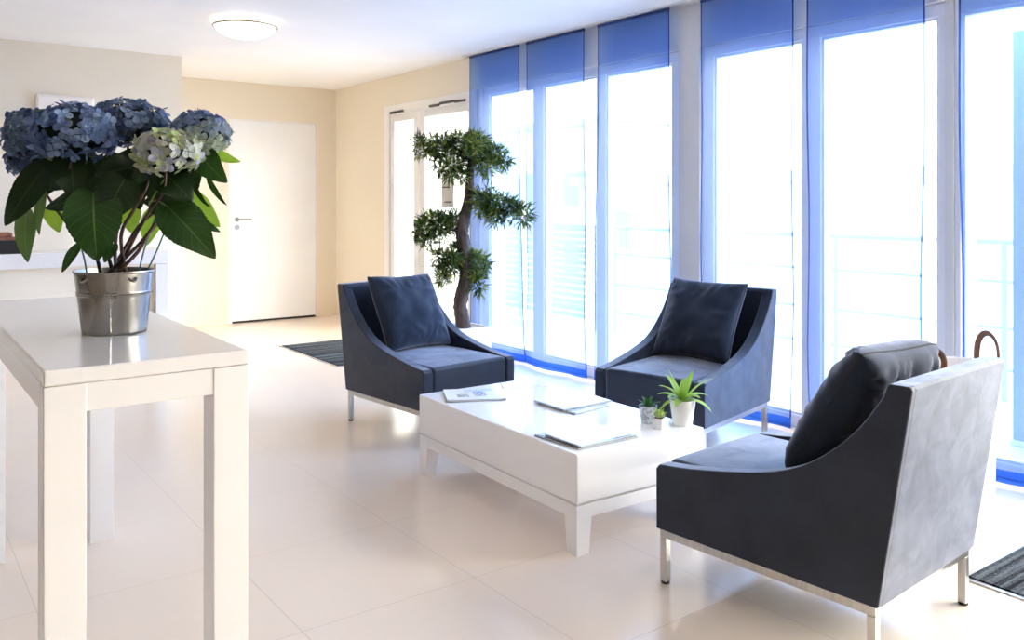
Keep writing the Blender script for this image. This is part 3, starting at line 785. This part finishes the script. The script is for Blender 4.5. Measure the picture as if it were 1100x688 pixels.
PT = Vector((2.464, 2.352, TZ))
t = thing('potted_plant', 'tiny lime cactus in a white cube pot on the coffee table', 'plant', PT, .3)
bm = BM(); box(bm, (-.021, -.021, 0), (.021, .021, .042), .003, 2); obj('pot', bm, M['pot'], t)
bm = BM(); box(bm, (-.017, -.017, .040), (.017, .017, .0435), .001, 1); obj('soil', bm, M['soil'], t)
bm = BM(); n = 20; pr = []
for i in range(9):
    q = i / 8; pr.append((.004 + .015 * math.sin(PI * (.12 + .85 * q)), .043 + .030 * q))
rings = []
for r_, z_ in pr:
    rings.append([bm.verts.new((r_ * (1 + .14 * (1 if k % 2 else -1)) * math.cos(2 * PI * k / n), r_ * (1 + .14 * (1 if k % 2 else -1)) * math.sin(2 * PI * k / n), z_)) for k in range(n)])
for i in range(8):
    for k in range(n): bm.faces.new((rings[i][k], rings[i][(k + 1) % n], rings[i + 1][(k + 1) % n], rings[i + 1][k]))
bm.faces.new(rings[-1]); obj('cactus_body', bm, M['cactus'], t)
bm = BM(); uvl = bm.loops.layers.uv.new('uv')
for k in range(70):
    a = rnd.uniform(0, 6.28); q = rnd.uniform(.15, 1); el = -.1 + 1.4 * q
    r_ = .004 + .015 * math.sin(PI * (.12 + .85 * q)); d = Vector((math.cos(a) * math.cos(el), math.sin(a) * math.cos(el), math.sin(el)))
    blade(bm, (r_ * math.cos(a), r_ * math.sin(a), .043 + .03 * q), d, rnd.uniform(.010, .018), .0035, .1, uvl, .3, 2)
obj('spines', bm, M['dracaena'], t, 180, False)

# ------------------------------------------------------------------ console table (left foreground)
X0, X1, Y0, Y1, ZT = .275, .705, 1.99, 3.50, .90
t = thing('console_table', 'tall narrow white glossy console table at the left carrying the hydrangea', 'table', ((X0 + X1) / 2, (Y0 + Y1) / 2, 0))
hx, hy = (X1 - X0) / 2, (Y1 - Y0) / 2
bm = BM(); box(bm, (-hx, -hy, ZT - .034), (hx, hy, ZT), .005, 3); obj('tabletop', bm, M['gloss'], t)
bm = BM()
for s in (-1, 1):
    a, b = sorted((s * (hx - .004), s * (hx - .024))); box(bm, (a, -hy + .08, ZT - .095), (b, hy - .08, ZT - .035), .001, 1)
    a, b = sorted((s * (hy - .004), s * (hy - .024))); box(bm, (-hx + .08, a, ZT - .095), (hx - .08, b, ZT - .035), .001, 1)
obj('apron', bm, M['gloss'], t)
for sx in (-1, 1):
    for sy in (-1, 1):
        bm = BM(); a, b = sorted((sx * (hx - .001), sx * (hx - .082))); c_, d_ = sorted((sy * (hy - .001), sy * (hy - .082)))
        box(bm, (a, c_, 0), (b, d_, ZT - .0345), .003, 2); obj('leg', bm, M['gloss'], t)

# ------------------------------------------------------------------ hydrangea
HB = Vector((.512, 2.478, ZT))
hyd = thing('hydrangea', 'big blue hydrangea in a zinc bucket standing on the white console table', 'potted plant', HB)
WH = CS * HB.y + SN * HB.x
def hp(u, v, dw=0): return at(u, v, WH + dw) - HB
bm = BM()
lathe(bm, [(.076, 0), (.0795, .002), (.0805, .006), (.091, .100), (.0935, .1015), (.0938, .104), (.0918, .106), (.0935, .1085), (.0938, .111), (.0920, .113),
           (.0985, .160), (.1010, .161), (.1022, .164), (.1010, .167), (.0985, .166), (.0965, .150), (.093, .130)], 64)
bk = obj('bucket', bm, M['zinc'], hyd, 50)
for da in (-.80, .45):
    aa = math.atan2(-HB.y, -HB.x) + da
    bm = BM(); ca, sa = math.cos(aa), math.sin(aa)
    pts = [Vector((ca * (.098 + .008 * math.sin(PI * q / 10)), sa * (.098 + .008 * math.sin(PI * q / 10)), .148)) + Vector((-sa, ca, 0)) * (.009 * math.cos(PI * q / 10)) + Vector((0, 0, -.008 * math.sin(PI * q / 10) + .002)) for q in range(11)]
    tube(bm, pts, .003, 8, 1); obj('handle_lug', bm, M['zinc'], bk)
bm = BM()
pr = [(.0815, .02), (.0905, .098)]
aa = math.atan2(-HB.y, -HB.x) - .12
ca, sa = math.cos(aa), math.sin(aa)
tube(bm, [(ca * .0815, sa * .0815, .01), (ca * .0905, sa * .0905, .097)], .0018, 8, 1); obj('seam', bm, M['zinc'], bk)
bm = BM(); lathe(bm, [(.090, .120), (.0935, .136), (.05, .142), (.003, .143)], 32); obj('soil', bm, M['soil'], hyd)

# stems: from the soil to the heads and leaves (pixel, depth offset)
S0 = [(108, 292, -.02), (116, 292, -.04), (122, 293, 0), (128, 292, -.05), (134, 292, .02), (140, 291, -.02), (118, 290, .05), (112, 290, .03)]
def soil_pt(i):
    a = i * 2.4; r_ = .012 + .035 * ((i * .37) % 1); return Vector((r_ * math.cos(a) - .008, r_ * math.sin(a), .138))
stems = [
    [(112, 265, -.03), (97, 235, -.05), (75, 195, -.08), (80, 160, -.08)],
    [(100, 268, .0), (72, 240, .02), (45, 200, .03), (32, 160, .03)],
    [(124, 262, .02), (130, 220, .03), (136, 170, .04), (140, 140, .04)],
    [(143, 258, -.02), (160, 228, -.05), (176, 205, -.08), (178, 172, -.09)],
    [(150, 262, .0), (175, 232, .02), (198, 200, .03), (212, 155, .03)],
    [(130, 255, -.05), (142, 228, -.07), (156, 205, -.08), (160, 190, -.06)],
    [(137, 262, .03), (152, 240, .03), (172, 225, -.0), (183, 226, -.06)],
    [(147, 272, -.04), (160, 250, -.04), (172, 232, -.03), (181, 215, -.0)]]
for i, s in enumerate(stems):
    bm = BM(); p0 = soil_pt(i)
    pts = [p0, p0 * .3 + hp(*s[0]) * .7 - Vector((0, 0, .01)), hp(*s[0])] + [hp(*q) for q in s[1:]]
    pts = [p0] + [hp(*q) for q in s]
    tube(bm, pts, [.0052, .0048, .0042, .0036, .003], 9, 6, rough=.2); obj('stem', bm, M['stem'], hyd)
for s in ([(148, 287, .0), (155, 268, .0), (178, 205, .02)], [(161, 287, -.01), (170, 266, -.01), (194, 205, 0)], [(95, 288, -.02), (88, 268, -.02), (72, 225, 0)]):
    pts = [hp(*q) for q in s]; pts[0].z = .135
    hl = math.hypot(pts[0].x, pts[0].y)
    if hl > .076: pts[0].x *= .076 / hl; pts[0].y *= .076 / hl
    bm = BM(); tube(bm, pts, .0023, 8, 3); obj('support_stake', bm, M['stake'], hyd)

def broad_leaf(base, tip, width, m, tilt=(0, 0), droop=.12, fold=.10, seed=0, nu=40, nv=10):
    """serrated heart-shaped leaf from base to tip; tilt turns it about its midrib"""
    base = Vector(base); tip = Vector(tip); ax = tip - base; L = ax.length; ax.normalize()
    tocam = (Vector((0, 0, EYE)) - HB - (base + tip) / 2).normalized()
    n = (tocam - ax * tocam.dot(ax)).normalized(); s = ax.cross(n)
    n = (n * math.cos(tilt[0]) + s * math.sin(tilt[0])).normalized(); s = ax.cross(n)
    rnd = random.Random(seed); ph = rnd.uniform(0, 6)
    bm = BM(); uvl = bm.loops.layers.uv.new('uv'); g = []
    for i in range(nu + 1):
        tt = i / nu
        hw = width / 2 * (math.sin(PI * tt ** .66) ** .78 if 0 < tt < 1 else 0) + (.0006 if 0 < i < nu else .0003)
        saw = ((tt * 17) % 1)
        row = []
        for j in range(nv + 1):
            v = 2 * j / nv - 1
            k = hw * v * (1 + (.055 * (saw - .5) if abs(v) > .99 and .08 < tt < .95 else 0))
            heart = -.11 * L * (abs(v) ** 1.6) * (1 - tt) ** 3 * (1 if hw > .002 else 0)
            z = droop * L * (math.sin(PI * tt) * .9 - .35 * tt * tt) + fold * abs(k) * 1.2 - .35 * fold * k * k / max(width, .01) * 4
            z += .05 * width * math.sin(9 * tt + ph) * v * v
            row.append(bm.verts.new(base + ax * (L * tt + heart) + s * k + n * z))
        g.append(row)
    for i in range(nu):
        for j in range(nv):
            f = bm.faces.new((g[i][j], g[i + 1][j], g[i + 1][j + 1], g[i][j + 1]))
            for lp_, (a, b) in zip(f.loops, ((i, j), (i + 1, j), (i + 1, j + 1), (i, j + 1))): lp_[uvl].uv = (a / nu, b / nv)
    return obj('leaf', bm, M[m], hyd, 180, False)
PXM = WH / FPX
LEAVES = [  # base uv+dw, tip uv+dw, width px, material, tilt
    ((100, 206, -.10), (104, 281, -.13), 62, 'leaf_mid', .1), ((180, 222, -.06), (231, 277, -.10), 50, 'leaf_mid', -.1),
    ((48, 180, -.04), (5, 243, -.07), 34, 'leaf', .2), ((28, 228, .02), (29, 282, .0), 24, 'leaf_pale', .3),
    ((47, 205, .03), (41, 253, .03), 13, 'leaf_pale', .5), ((52, 222, .06), (64, 250, .06), 22, 'leaf_lime', -.2),
    ((97, 213, -.04), (48, 224, -.05), 26, 'leaf', .5), ((76, 168, -.06), (80, 213, -.10), 48, 'leaf', 0),
    ((134, 192, -.08), (112, 238, -.10), 50, 'leaf', .2), ((165, 172, -.03), (100, 188, -.07), 44, 'leaf', -.3),
    ((64, 178, .0), (12, 200, -.02), 30, 'leaf', .3), ((160, 222, -.04), (200, 212, -.06), 28, 'leaf', .3),
    ((172, 182, -.05), (206, 216, -.08), 44, 'leaf', -.2), ((212, 163, .0), (243, 196, -.02), 34, 'leaf_mid', .2),
    ((230, 164, .04), (258, 174, .03), 13, 'leaf_lime', .3), ((224, 190, .03), (243, 221, .02), 9, 'leaf_mid', .7),
    ((204, 210, .04), (236, 244, .04), 26, 'leaf_lime', .1), ((138, 218, .08), (142, 251, .08), 26, 'leaf_lime', 0),
    ((166, 226, .08), (157, 264, .08), 24, 'leaf_lime', .2), ((84, 264, .0), (66, 293, -.02), 12, 'leaf_mid', .3),
    ((104, 184, .10), (110, 208, .10), 20, 'leaf_pale', 0), ((208, 198, .03), (226, 224, .03), 8, 'leaf', .8),
    ((60, 165, .10), (40, 215, .08), 44, 'leaf', .1), ((110, 168, .10), (120, 225, .10), 60, 'leaf', -.1),  # this row and the next: leaves added behind to darken the interior
    ((150, 165, .10), (170, 215, .10), 56, 'leaf', .2), ((195, 170, .08), (205, 218, .07), 40, 'leaf', 0),
    ((90, 165, .05), (55, 205, .04), 46, 'leaf', -.2), ((122, 262, -.06), (112, 282, -.10), 15, 'leaf_mid', .2),
    ((140, 175, .0), (150, 225, -.02), 46, 'leaf', .3), ((205, 228, .0), (236, 250, .0), 15, 'leaf_mid', .5),
]
for i, (b, tp, w, m, tl) in enumerate(LEAVES):
    broad_leaf(hp(*b), hp(*tp), w * PXM * .88, m, (tl, 0), .10, .10, i)
# petioles of the two big front leaves
for s in ([(160, 217, -.06), (170, 216, -.06), (181, 223, -.06)], [(118, 225, -.04), (108, 208, -.08), (100, 207, -.10)], [(178, 190, -.08), (168, 206, -.08), (160, 220, -.06)]):
    bm = BM(); tube(bm, [hp(*q) for q in s], .0024, 8, 5); obj('stem', bm, M['stem_green'], hyd)

def flower_head(c, rx, rz, pal, seed, n=130, fl=.021):
    rnd = random.Random(seed); c = Vector(c)
    bm = BM(); cl = bm.loops.layers.float_color.new('tone')
    def petal_face(vs, col):
        f = bm.faces.new(vs)
        for lp_ in f.loops: lp_[cl] = (*col, 1)
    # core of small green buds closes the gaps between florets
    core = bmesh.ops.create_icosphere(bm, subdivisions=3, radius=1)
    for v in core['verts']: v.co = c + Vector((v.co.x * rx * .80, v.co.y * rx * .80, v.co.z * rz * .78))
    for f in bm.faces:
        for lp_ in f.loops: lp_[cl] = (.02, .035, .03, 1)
    for i in range(n):
        zz = 1 - 2 * (i + .5) / n; a = i * 2.39996323
        if zz < -.85: continue
        r0 = math.sqrt(1 - zz * zz); d = Vector((r0 * math.cos(a), r0 * math.sin(a), zz))
        d = (d + Vector((rnd.gauss(0, .12), rnd.gauss(0, .12), rnd.gauss(0, .12)))).normalized()
        k = rnd.uniform(.88, 1.06)
        p = c + Vector((d.x * rx * k, d.y * rx * k, d.z * rz * k))
        nn = (Vector((d.x / rx, d.y / rx, d.z / rz)).normalized() + Vector((rnd.gauss(0, .28), rnd.gauss(0, .28), rnd.gauss(0, .28)))).normalized()
        u = nn.orthogonal().normalized(); w = nn.cross(u); rot = rnd.uniform(0, 6.28)
        base = pal(rnd, d)
        for q in range(4):
            an = rot + q * PI / 2; e1 = u * math.cos(an) + w * math.sin(an); e2 = nn.cross(e1)
            s = fl * rnd.uniform(.9, 1.15); tip = rnd.uniform(-.15, .30)
            sh = rnd.uniform(.85, 1.15); col = tuple(min(1, x * sh) for x in base)
            colc = tuple(min(1, x * .8 + .02) for x in base)
            A = bm.verts.new(p + e1 * s * .06)
            B = bm.verts.new(p + e1 * s * .50 + e2 * s * .46 + nn * s * .10); D = bm.verts.new(p + e1 * s * .50 - e2 * s * .46 + nn * s * .10)
            E_ = bm.verts.new(p + e1 * s * .88 + e2 * s * .34 + nn * s * tip); F_ = bm.verts.new(p + e1 * s * .88 - e2 * s * .34 + nn * s * tip)
            G = bm.verts.new(p + e1 * s * 1.06 + nn * s * (tip - .05)); H_ = bm.verts.new(p + e1 * s * .6 + nn * s * .0)
            for tri in ((A, D, H_), (A, H_, B), (D, F_, H_), (H_, E_, B), (F_, G, H_), (H_, G, E_)): petal_face(tri, col)
    return obj('flower_head', bm, M['petal'], hyd, None)
def blue(rnd, d):
    b = rnd.random()
    c1, c2, c3 = (.12, .19, .36), (.27, .38, .57), (.17, .22, .42)
    c = [c1, c1, c2, c3][int(b * 4)]
    if rnd.random() < .07: c = (.20, .26, .16)
    return c
def dusk(rnd, d):
    b = rnd.random(); c = [(.09, .135, .24), (.11, .16, .29), (.20, .27, .42), (.14, .21, .30)][int(b * 4)]
    return c
def mix(rnd, d):
    g = max(0, min(1, .5 - d.z * .9 + rnd.gauss(0, .2)))
    a = (.14, .20, .35); b = (.42, .48, .32); return tuple(a[i] * (1 - g) + b[i] * g for i in range(3))
def pale(rnd, d):
    return random.choice([(.50, .54, .38), (.42, .46, .44), (.36, .38, .48), (.40, .48, .22), (.55, .57, .50)])
flower_head(hp(34, 147, .04), 27 * PXM, 28 * PXM, dusk, 21, 120)
flower_head(hp(19, 172, .05), 11 * PXM, 15 * PXM, dusk, 27, 34, .017)
flower_head(hp(79, 143, -.07), 43 * PXM, 29 * PXM, blue, 22, 170)
flower_head(hp(138, 133, .05), 43 * PXM, 25 * PXM, dusk, 23, 150)
flower_head(hp(213, 146, .03), 33 * PXM, 25 * PXM, mix, 24, 130, .020)
flower_head(hp(180, 164, -.08), 31 * PXM, 24 * PXM, pale, 25, 120, .020)

# ------------------------------------------------------------------ potted tree by the windows
TB = Vector((3.418, 5.29, 0)); WT = CS * TB.y + SN * TB.x
tree = thing('potted_tree', 'bonsai style evergreen tree in a white square planter beside the curtains', 'tree', TB)
def tp_(u, v, dw=0): return at(u, v, WT + dw) - TB
bm = BM(); o_, i_, zt_ = .183, .166, .336
box(bm, (-o_, -o_, 0), (o_, o_, zt_ - .03), .004, 2)
for (a, b) in (((-o_, -o_), (o_, -i_)), ((-o_, i_), (o_, o_)), ((-o_, -i_), (-i_, i_)), ((i_, -i_), (o_, i_))):
    box(bm, (a[0], a[1], zt_ - .032), (b[0], b[1], zt_), .002, 1)
obj('planter', bm, M['planter'], tree)
bm = BM(); box(bm, (-i_, -i_, zt_ - .03), (i_, i_, zt_ - .012)); obj('gravel', bm, M['gravel'], tree, None)
TR = [(498, 352), (494.5, 330), (496, 318), (500.5, 300), (499.5, 280), (498, 262), (496.5, 248), (499, 234), (503, 216), (504.5, 200), (505, 185), (506.5, 168)]
pts = [tp_(*q) for q in TR]; pts[0] = Vector((pts[0].x, pts[0].y, zt_ - .02))
bm = BM(); tube(bm, pts, [.056, .050, .052, .048, .047, .048, .046, .044, .036, .032, .028, .020], 16, 6, rough=.25)
obj('trunk', bm, M['trunk'], tree)
TPX = WT / FPX
def pad(clumps, branch, seed, dens=.8):
    rnd = random.Random(seed)
    bm = BM(); cl = bm.loops.layers.float_color.new('tone')
    for (u, v, dw, ru, rv) in clumps:
        c = tp_(u, v, dw); rx, rz = ru * TPX, rv * TPX
        for k in range(int(dens * (18 + 3.6 * ru * rv / 14))):
            d = Vector((rnd.gauss(0, 1), rnd.gauss(0, 1), rnd.gauss(0, 1))).normalized() * rnd.uniform(.2, 1) ** .5
            p = c + Vector((d.x * rx, d.y * rx * .9, d.z * rz)); g = (d + Vector((0, 0, .35))).normalized()
            tone = rnd.choice([(.045, .08, .016), (.085, .14, .022), (.15, .21, .035), (.25, .28, .05), (.028, .055, .015), (.08, .14, .035)])
            for q in range(rnd.randint(5, 8)):
                dd = (g * .55 + Vector((rnd.gauss(0, 1), rnd.gauss(0, 1), rnd.gauss(0, .8))).normalized()).normalized()
                L = rnd.uniform(.055, .112); wd = .0115; s = dd.cross(Vector((rnd.gauss(0, .4), rnd.gauss(0, .4), 1))).normalized() * wd / 2
                nn = s.cross(dd).normalized()
                mid = p + dd * L * .45 + nn * .004; e = p + dd * L - Vector((0, 0, .008)) * rnd.random()
                vs = [bm.verts.new(p), bm.verts.new(mid + s), bm.verts.new(e), bm.verts.new(mid - s)]
                f = bm.faces.new(vs); sh = rnd.uniform(.75, 1.25)
                for lp_ in f.loops: lp_[cl] = (tone[0] * sh * 1.25, tone[1] * sh * 1.25, tone[2] * sh * 1.25, 1)
    fo = obj('foliage', bm, M['needle'], tree, None)
    for br in branch:
        bm = BM(); tube(bm, [tp_(*q) for q in br], [.012, .009, .004], 8, 5, rough=.2); obj('branch', bm, M['trunk'], tree)
pad([(455, 158, 0, 13, 11), (474, 155, -.05, 14, 11), (474, 160, .08, 13, 9), (494, 154, .0, 14, 11), (510, 156, -.08, 16, 13), (512, 158, .08, 14, 12), (530, 166, 0, 13, 11), (540, 173, .03, 8, 9), (478, 178, -.04, 13, 8), (492, 172, .05, 12, 9), (522, 178, -.05, 12, 9), (484, 190, -.03, 5, 5), (497, 188, -.04, 5, 6)],
    [[(505, 186, 0), (490, 184, -.02), (470, 185, -.03)], [(505, 178, 0), (520, 172, 0), (536, 170, 0)], [(506, 172, 0), (485, 164, 0), (460, 160, 0)]], 31)
pad([(516, 217, -.06, 9, 13), (526, 214, -.08, 10, 13), (536, 222, -.12, 12, 12), (548, 226, -.15, 9, 11), (562, 230, -.2, 9, 9), (534, 234, -.14, 10, 6)],
    [[(502, 218, 0), (522, 223, -.08), (560, 230, -.2)]], 32)
pad([(455, 246, 0, 12, 11), (470, 238, -.05, 12, 10), (478, 246, .05, 12, 12), (488, 240, .06, 8, 11), (458, 258, -.03, 10, 8)],
    [[(498, 250, 0), (480, 246, 0), (452, 246, 0)]], 33)
pad([(472, 280, -.03, 9, 11), (486, 284, -.06, 12, 13), (503, 284, .05, 13, 13), (516, 284, -.02, 10, 12), (492, 272, .05, 13, 8), (513, 304, -.03, 7, 12), (476, 298, -.04, 7, 9)],
    [[(500, 290, 0), (485, 284, -.03), (470, 282, -.03)], [(500, 292, 0), (510, 288, -.02), (518, 290, -.02)]], 34)

# ------------------------------------------------------------------ basket with leather handles
BP = Vector((3.462, 1.672, 0))
t = thing('basket', 'white round basket with brown leather loop handles behind the foreground armchair', 'basket', BP)
bm = BM(); lathe(bm, [(.112, 0), (.116, .004), (.130, .60), (.131, .608), (.127, .61), (.122, .606), (.108, .02)], 48); bs = obj('body', bm, M['basket'], t)
for a, rise in ((-.37, .100), (-.37 + PI, .045)):
    bm = BM(); ca, sa = math.cos(a), math.sin(a); tg = Vector((-sa, ca, 0))
    pts = [Vector((ca * .134, sa * .134, .565)) + tg * .055]
    for q in range(13):
        f = q / 12; pts.append(Vector((ca * .130, sa * .130, .62)) + tg * (.055 * math.cos(PI * f)) + Vector((0, 0, rise * math.sin(PI * f) ** .8)))
    pts.append(Vector((ca * .134, sa * .134, .565)) - tg * .055)
    tube(bm, pts, .0125, 12, 3, flat=(1, .45)); obj('handle', bm, M['leather'], t)

# ------------------------------------------------------------------ reception desk at the left wall
t = thing('reception_desk', 'low reception desk with thick white top against the left wall', 'desk', (.6, 7.2, 0))
bm = BM(); box(bm, (-3.0, -.20, .765), (1.235, .265, .875), .004, 2); obj('desktop', bm, M['gloss'], t)
bm = BM(); box(bm, (1.145, -.20, 0), (1.235, .265, .764), .004, 2); obj('end_panel', bm, M['gloss'], t)
bm = BM(); box(bm, (-3.0, -.14, 0), (1.144, -.10, .764), .002, 1); obj('front_panel', bm, M['wall'], t)

t = thing('tray', 'black box tray holding brown packets on the reception desk', 'tray', (.64, 7.22, .8752))
bm = BM(); box(bm, (-.20, -.12, 0), (.20, .12, .012), .002, 1)
for (a, b) in (((-.20, -.12), (.20, -.108)), ((-.20, .108), (.20, .12)), ((-.20, -.108), (-.188, .108)), ((.188, -.108), (.20, .108))):
    box(bm, (a[0], a[1], .010), (b[0], b[1], .095), .002, 1)
obj('tray_body', bm, M['tray'], t)
for k, (z, mname, dx, lab) in enumerate([(.8882, 'packet_pale', 0, 'pale pink packet lying lowest in the black tray'), (.945, 'packet_red', .01, 'brown red packet lying in the middle of the pile in the black tray'), (.993, 'packet_red', -.015, 'brown red packet on top of the pile in the black tray')]):
    h_ = (.056, .047, .030)[k]
    bm = BM(); box(bm, (-.17, -.095, 0), (.165, .095, h_), .01, 3); o = obj('packet', bm, M[mname]); o.location = (.64 + dx, 7.22, z)
    prop(o, lab, 'packet', 'packets in the black tray')

o_bm = BM(); box(o_bm, (-.205, -.05, -.16), (.205, 0, .16), .012, 3)
t = thing('wall_panel', 'pale wall unit hung on the cream wall behind the hydrangea flowers', 'wall unit', (1.18, YL, 1.915))
obj('wall_unit_body', o_bm, M['panel'], t)
bm = BM(); box(bm, (-.19, -.056, -.145), (.19, -.0505, .145), .003, 1); obj('wall_unit_cover', bm, M['panel'], t)

# ------------------------------------------------------------------ terrace, railing and buildings outside
bm = BM(); box(bm, (XW + .25, YO - 4, -.3), (6.05, 14, -.04)); struct('terrace_floor', bm, M['terrace'], smooth=None)
bm = BM(); box(bm, (6.05, -60, -4), (120, 120, -3.6)); struct('street_ground', bm, M['ground'], smooth=None)
RX = 5.85
t = thing('balcony_railing', 'pale metal balcony railing outside the windows', 'railing', (RX, 3, -.04))
for z, r_ in ((1.03, .022), (.77, .012), (.47, .012), (.20, .012)):
    bm = BM(); tube(bm, [(0, -8, z), (0, 9, z)], r_, 10, 1); obj('rail', bm, M['rail'], t)
for k in range(12):
    y = -7.75 + k * 1.21 + .03
    bm = BM(); box(bm, (-.02, y - .02, 0), (.02, y + .02, 1.02), .003, 1); obj('post', bm, M['rail'], t)
t = thing('slat_screen', 'pale horizontal slat screen on the balcony seen through the far curtains', 'screen', (RX - .08, 7.3, -.04))
for k in range(14):
    z = .10 + k * .068
    bm = BM(); box(bm, (-.012, -.92, z), (.012, 1.6, z + .042), .002, 1); obj('slat', bm, M['rail'], t)
for y in (-.90, .35, 1.58):
    bm = BM(); box(bm, (.012, y - .02, 0), (.04, y + .02, 1.05), .002, 1); obj('post', bm, M['rail'], t)
t = thing('privacy_divider', 'pale blue balcony divider panel outside at the right edge', 'divider', (4.84, 1.77, -.04))
bm = BM(); box(bm, (-.02, -.35, .03), (.02, .29, 2.19), .006, 2); obj('divider_panel', bm, M['divider'], t)
bm = BM(); box(bm, (-.03, -.36, 0), (.03, .30, .03), .004, 1); obj('divider_foot', bm, M['ext_white'], t)

def building(x, y, sx, sy, h, label, m, wins, roof=True):
    t = thing('building', label, 'building', (x, y, -3.6), 0, None)
    bm = BM(); box(bm, (-sx / 2, -sy / 2, 0), (sx / 2, sy / 2, h)); obj('wall', bm, M[m], t, None)
    bm = BM(); box(bm, (-sx / 2 - .25, -sy / 2 - .25, h), (sx / 2 + .25, sy / 2 + .25, h + .3)); obj('roof', bm, M['ext_grey'], t, None)
    for (yy, zz, w, hh) in wins:
        bm = BM(); box(bm, (-sx / 2 - .06, yy - w / 2, zz), (-sx / 2 + .01, yy + w / 2, zz + hh)); f = obj('window', bm, M['ext_grey'], t, None)
        bm = BM(); box(bm, (-sx / 2 - .07, yy - w / 2 + .08, zz + .08), (-sx / 2 - .05, yy + w / 2 - .08, zz + hh - .08)); obj('pane', bm, M['ext_window'], f, None)
building(24, 16, 8, 14, 5.4, 'low pale building beyond the railing seen through the right window', 'ext_white', [(-4, 3.2, 1.2, 1.4), (-1, 3.2, 1.2, 1.4), (2, 3.2, 1.2, 1.4), (5, 3.2, 1.2, 1.4)])
building(30, 34, 10, 16, 8.2, 'pale building far beyond the railing seen through the middle curtains', 'ext_white', [(-5, 4.6, 1.5, 1.6), (-1.5, 4.6, 1.5, 1.6), (2, 4.6, 1.5, 1.6), (-5, 1.6, 1.5, 1.6), (2, 1.6, 1.5, 1.6)])

# ------------------------------------------------------------------ light
w = bpy.data.worlds.new('sky'); scene.world = w; w.use_nodes = True
nt = w.node_tree; nt.nodes.clear()
wo = nt.nodes.new('ShaderNodeOutputWorld'); bg = nt.nodes.new('ShaderNodeBackground')
tc = nt.nodes.new('ShaderNodeTexCoord'); sp = nt.nodes.new('ShaderNodeSeparateXYZ'); nt.links.new(tc.outputs['Generated'], sp.inputs[0])
rp = nt.nodes.new('ShaderNodeValToRGB'); rp.color_ramp.elements[0].position = .0; rp.color_ramp.elements[0].color = (1, .955, .88, 1)
rp.color_ramp.elements[1].position = .9; rp.color_ramp.elements[1].color = (1, .975, .94, 1)
nt.links.new(sp.outputs['Z'], rp.inputs['Fac']); nt.links.new(rp.outputs['Color'], bg.inputs['Color'])
# hazy bright part of the sky, off to the right behind the camera
nm = nt.nodes.new('ShaderNodeVectorMath'); nm.operation = 'NORMALIZE'; nt.links.new(tc.outputs['Generated'], nm.inputs[0])
dp = nt.nodes.new('ShaderNodeVectorMath'); dp.operation = 'DOT_PRODUCT'; nt.links.new(nm.outputs[0], dp.inputs[0]); dp.inputs[1].default_value = Vector((.62, -.70, .36)).normalized()
cl_ = nt.nodes.new('ShaderNodeMath'); cl_.operation = 'MAXIMUM'; cl_.inputs[1].default_value = 0; nt.links.new(dp.outputs['Value'], cl_.inputs[0])
pw = nt.nodes.new('ShaderNodeMath'); pw.operation = 'POWER'; pw.inputs[1].default_value = 5; nt.links.new(cl_.outputs[0], pw.inputs[0])
ma = nt.nodes.new('ShaderNodeMath'); ma.operation = 'MULTIPLY_ADD'; ma.inputs[1].default_value = 8.5; ma.inputs[2].default_value = 3.3; nt.links.new(pw.outputs[0], ma.inputs[0])
nt.links.new(ma.outputs[0], bg.inputs['Strength'])
nt.links.new(bg.outputs[0], wo.inputs[0])

cy = scene.cycles
cy.max_bounces = 14; cy.diffuse_bounces = 9; cy.glossy_bounces = 5; cy.transparent_max_bounces = 32; cy.transmission_bounces = 8
cy.caustics_reflective = False; cy.caustics_refractive = False
cy.sample_clamp_indirect = 8
try: cy.use_denoising = True
except Exception: pass
vs = scene.view_settings
vs.view_transform = 'Standard'; vs.look = 'None'; vs.gamma = 1; vs.use_curve_mapping = False
vs.exposure = 1.75
scene.display_settings.display_device = 'sRGB'
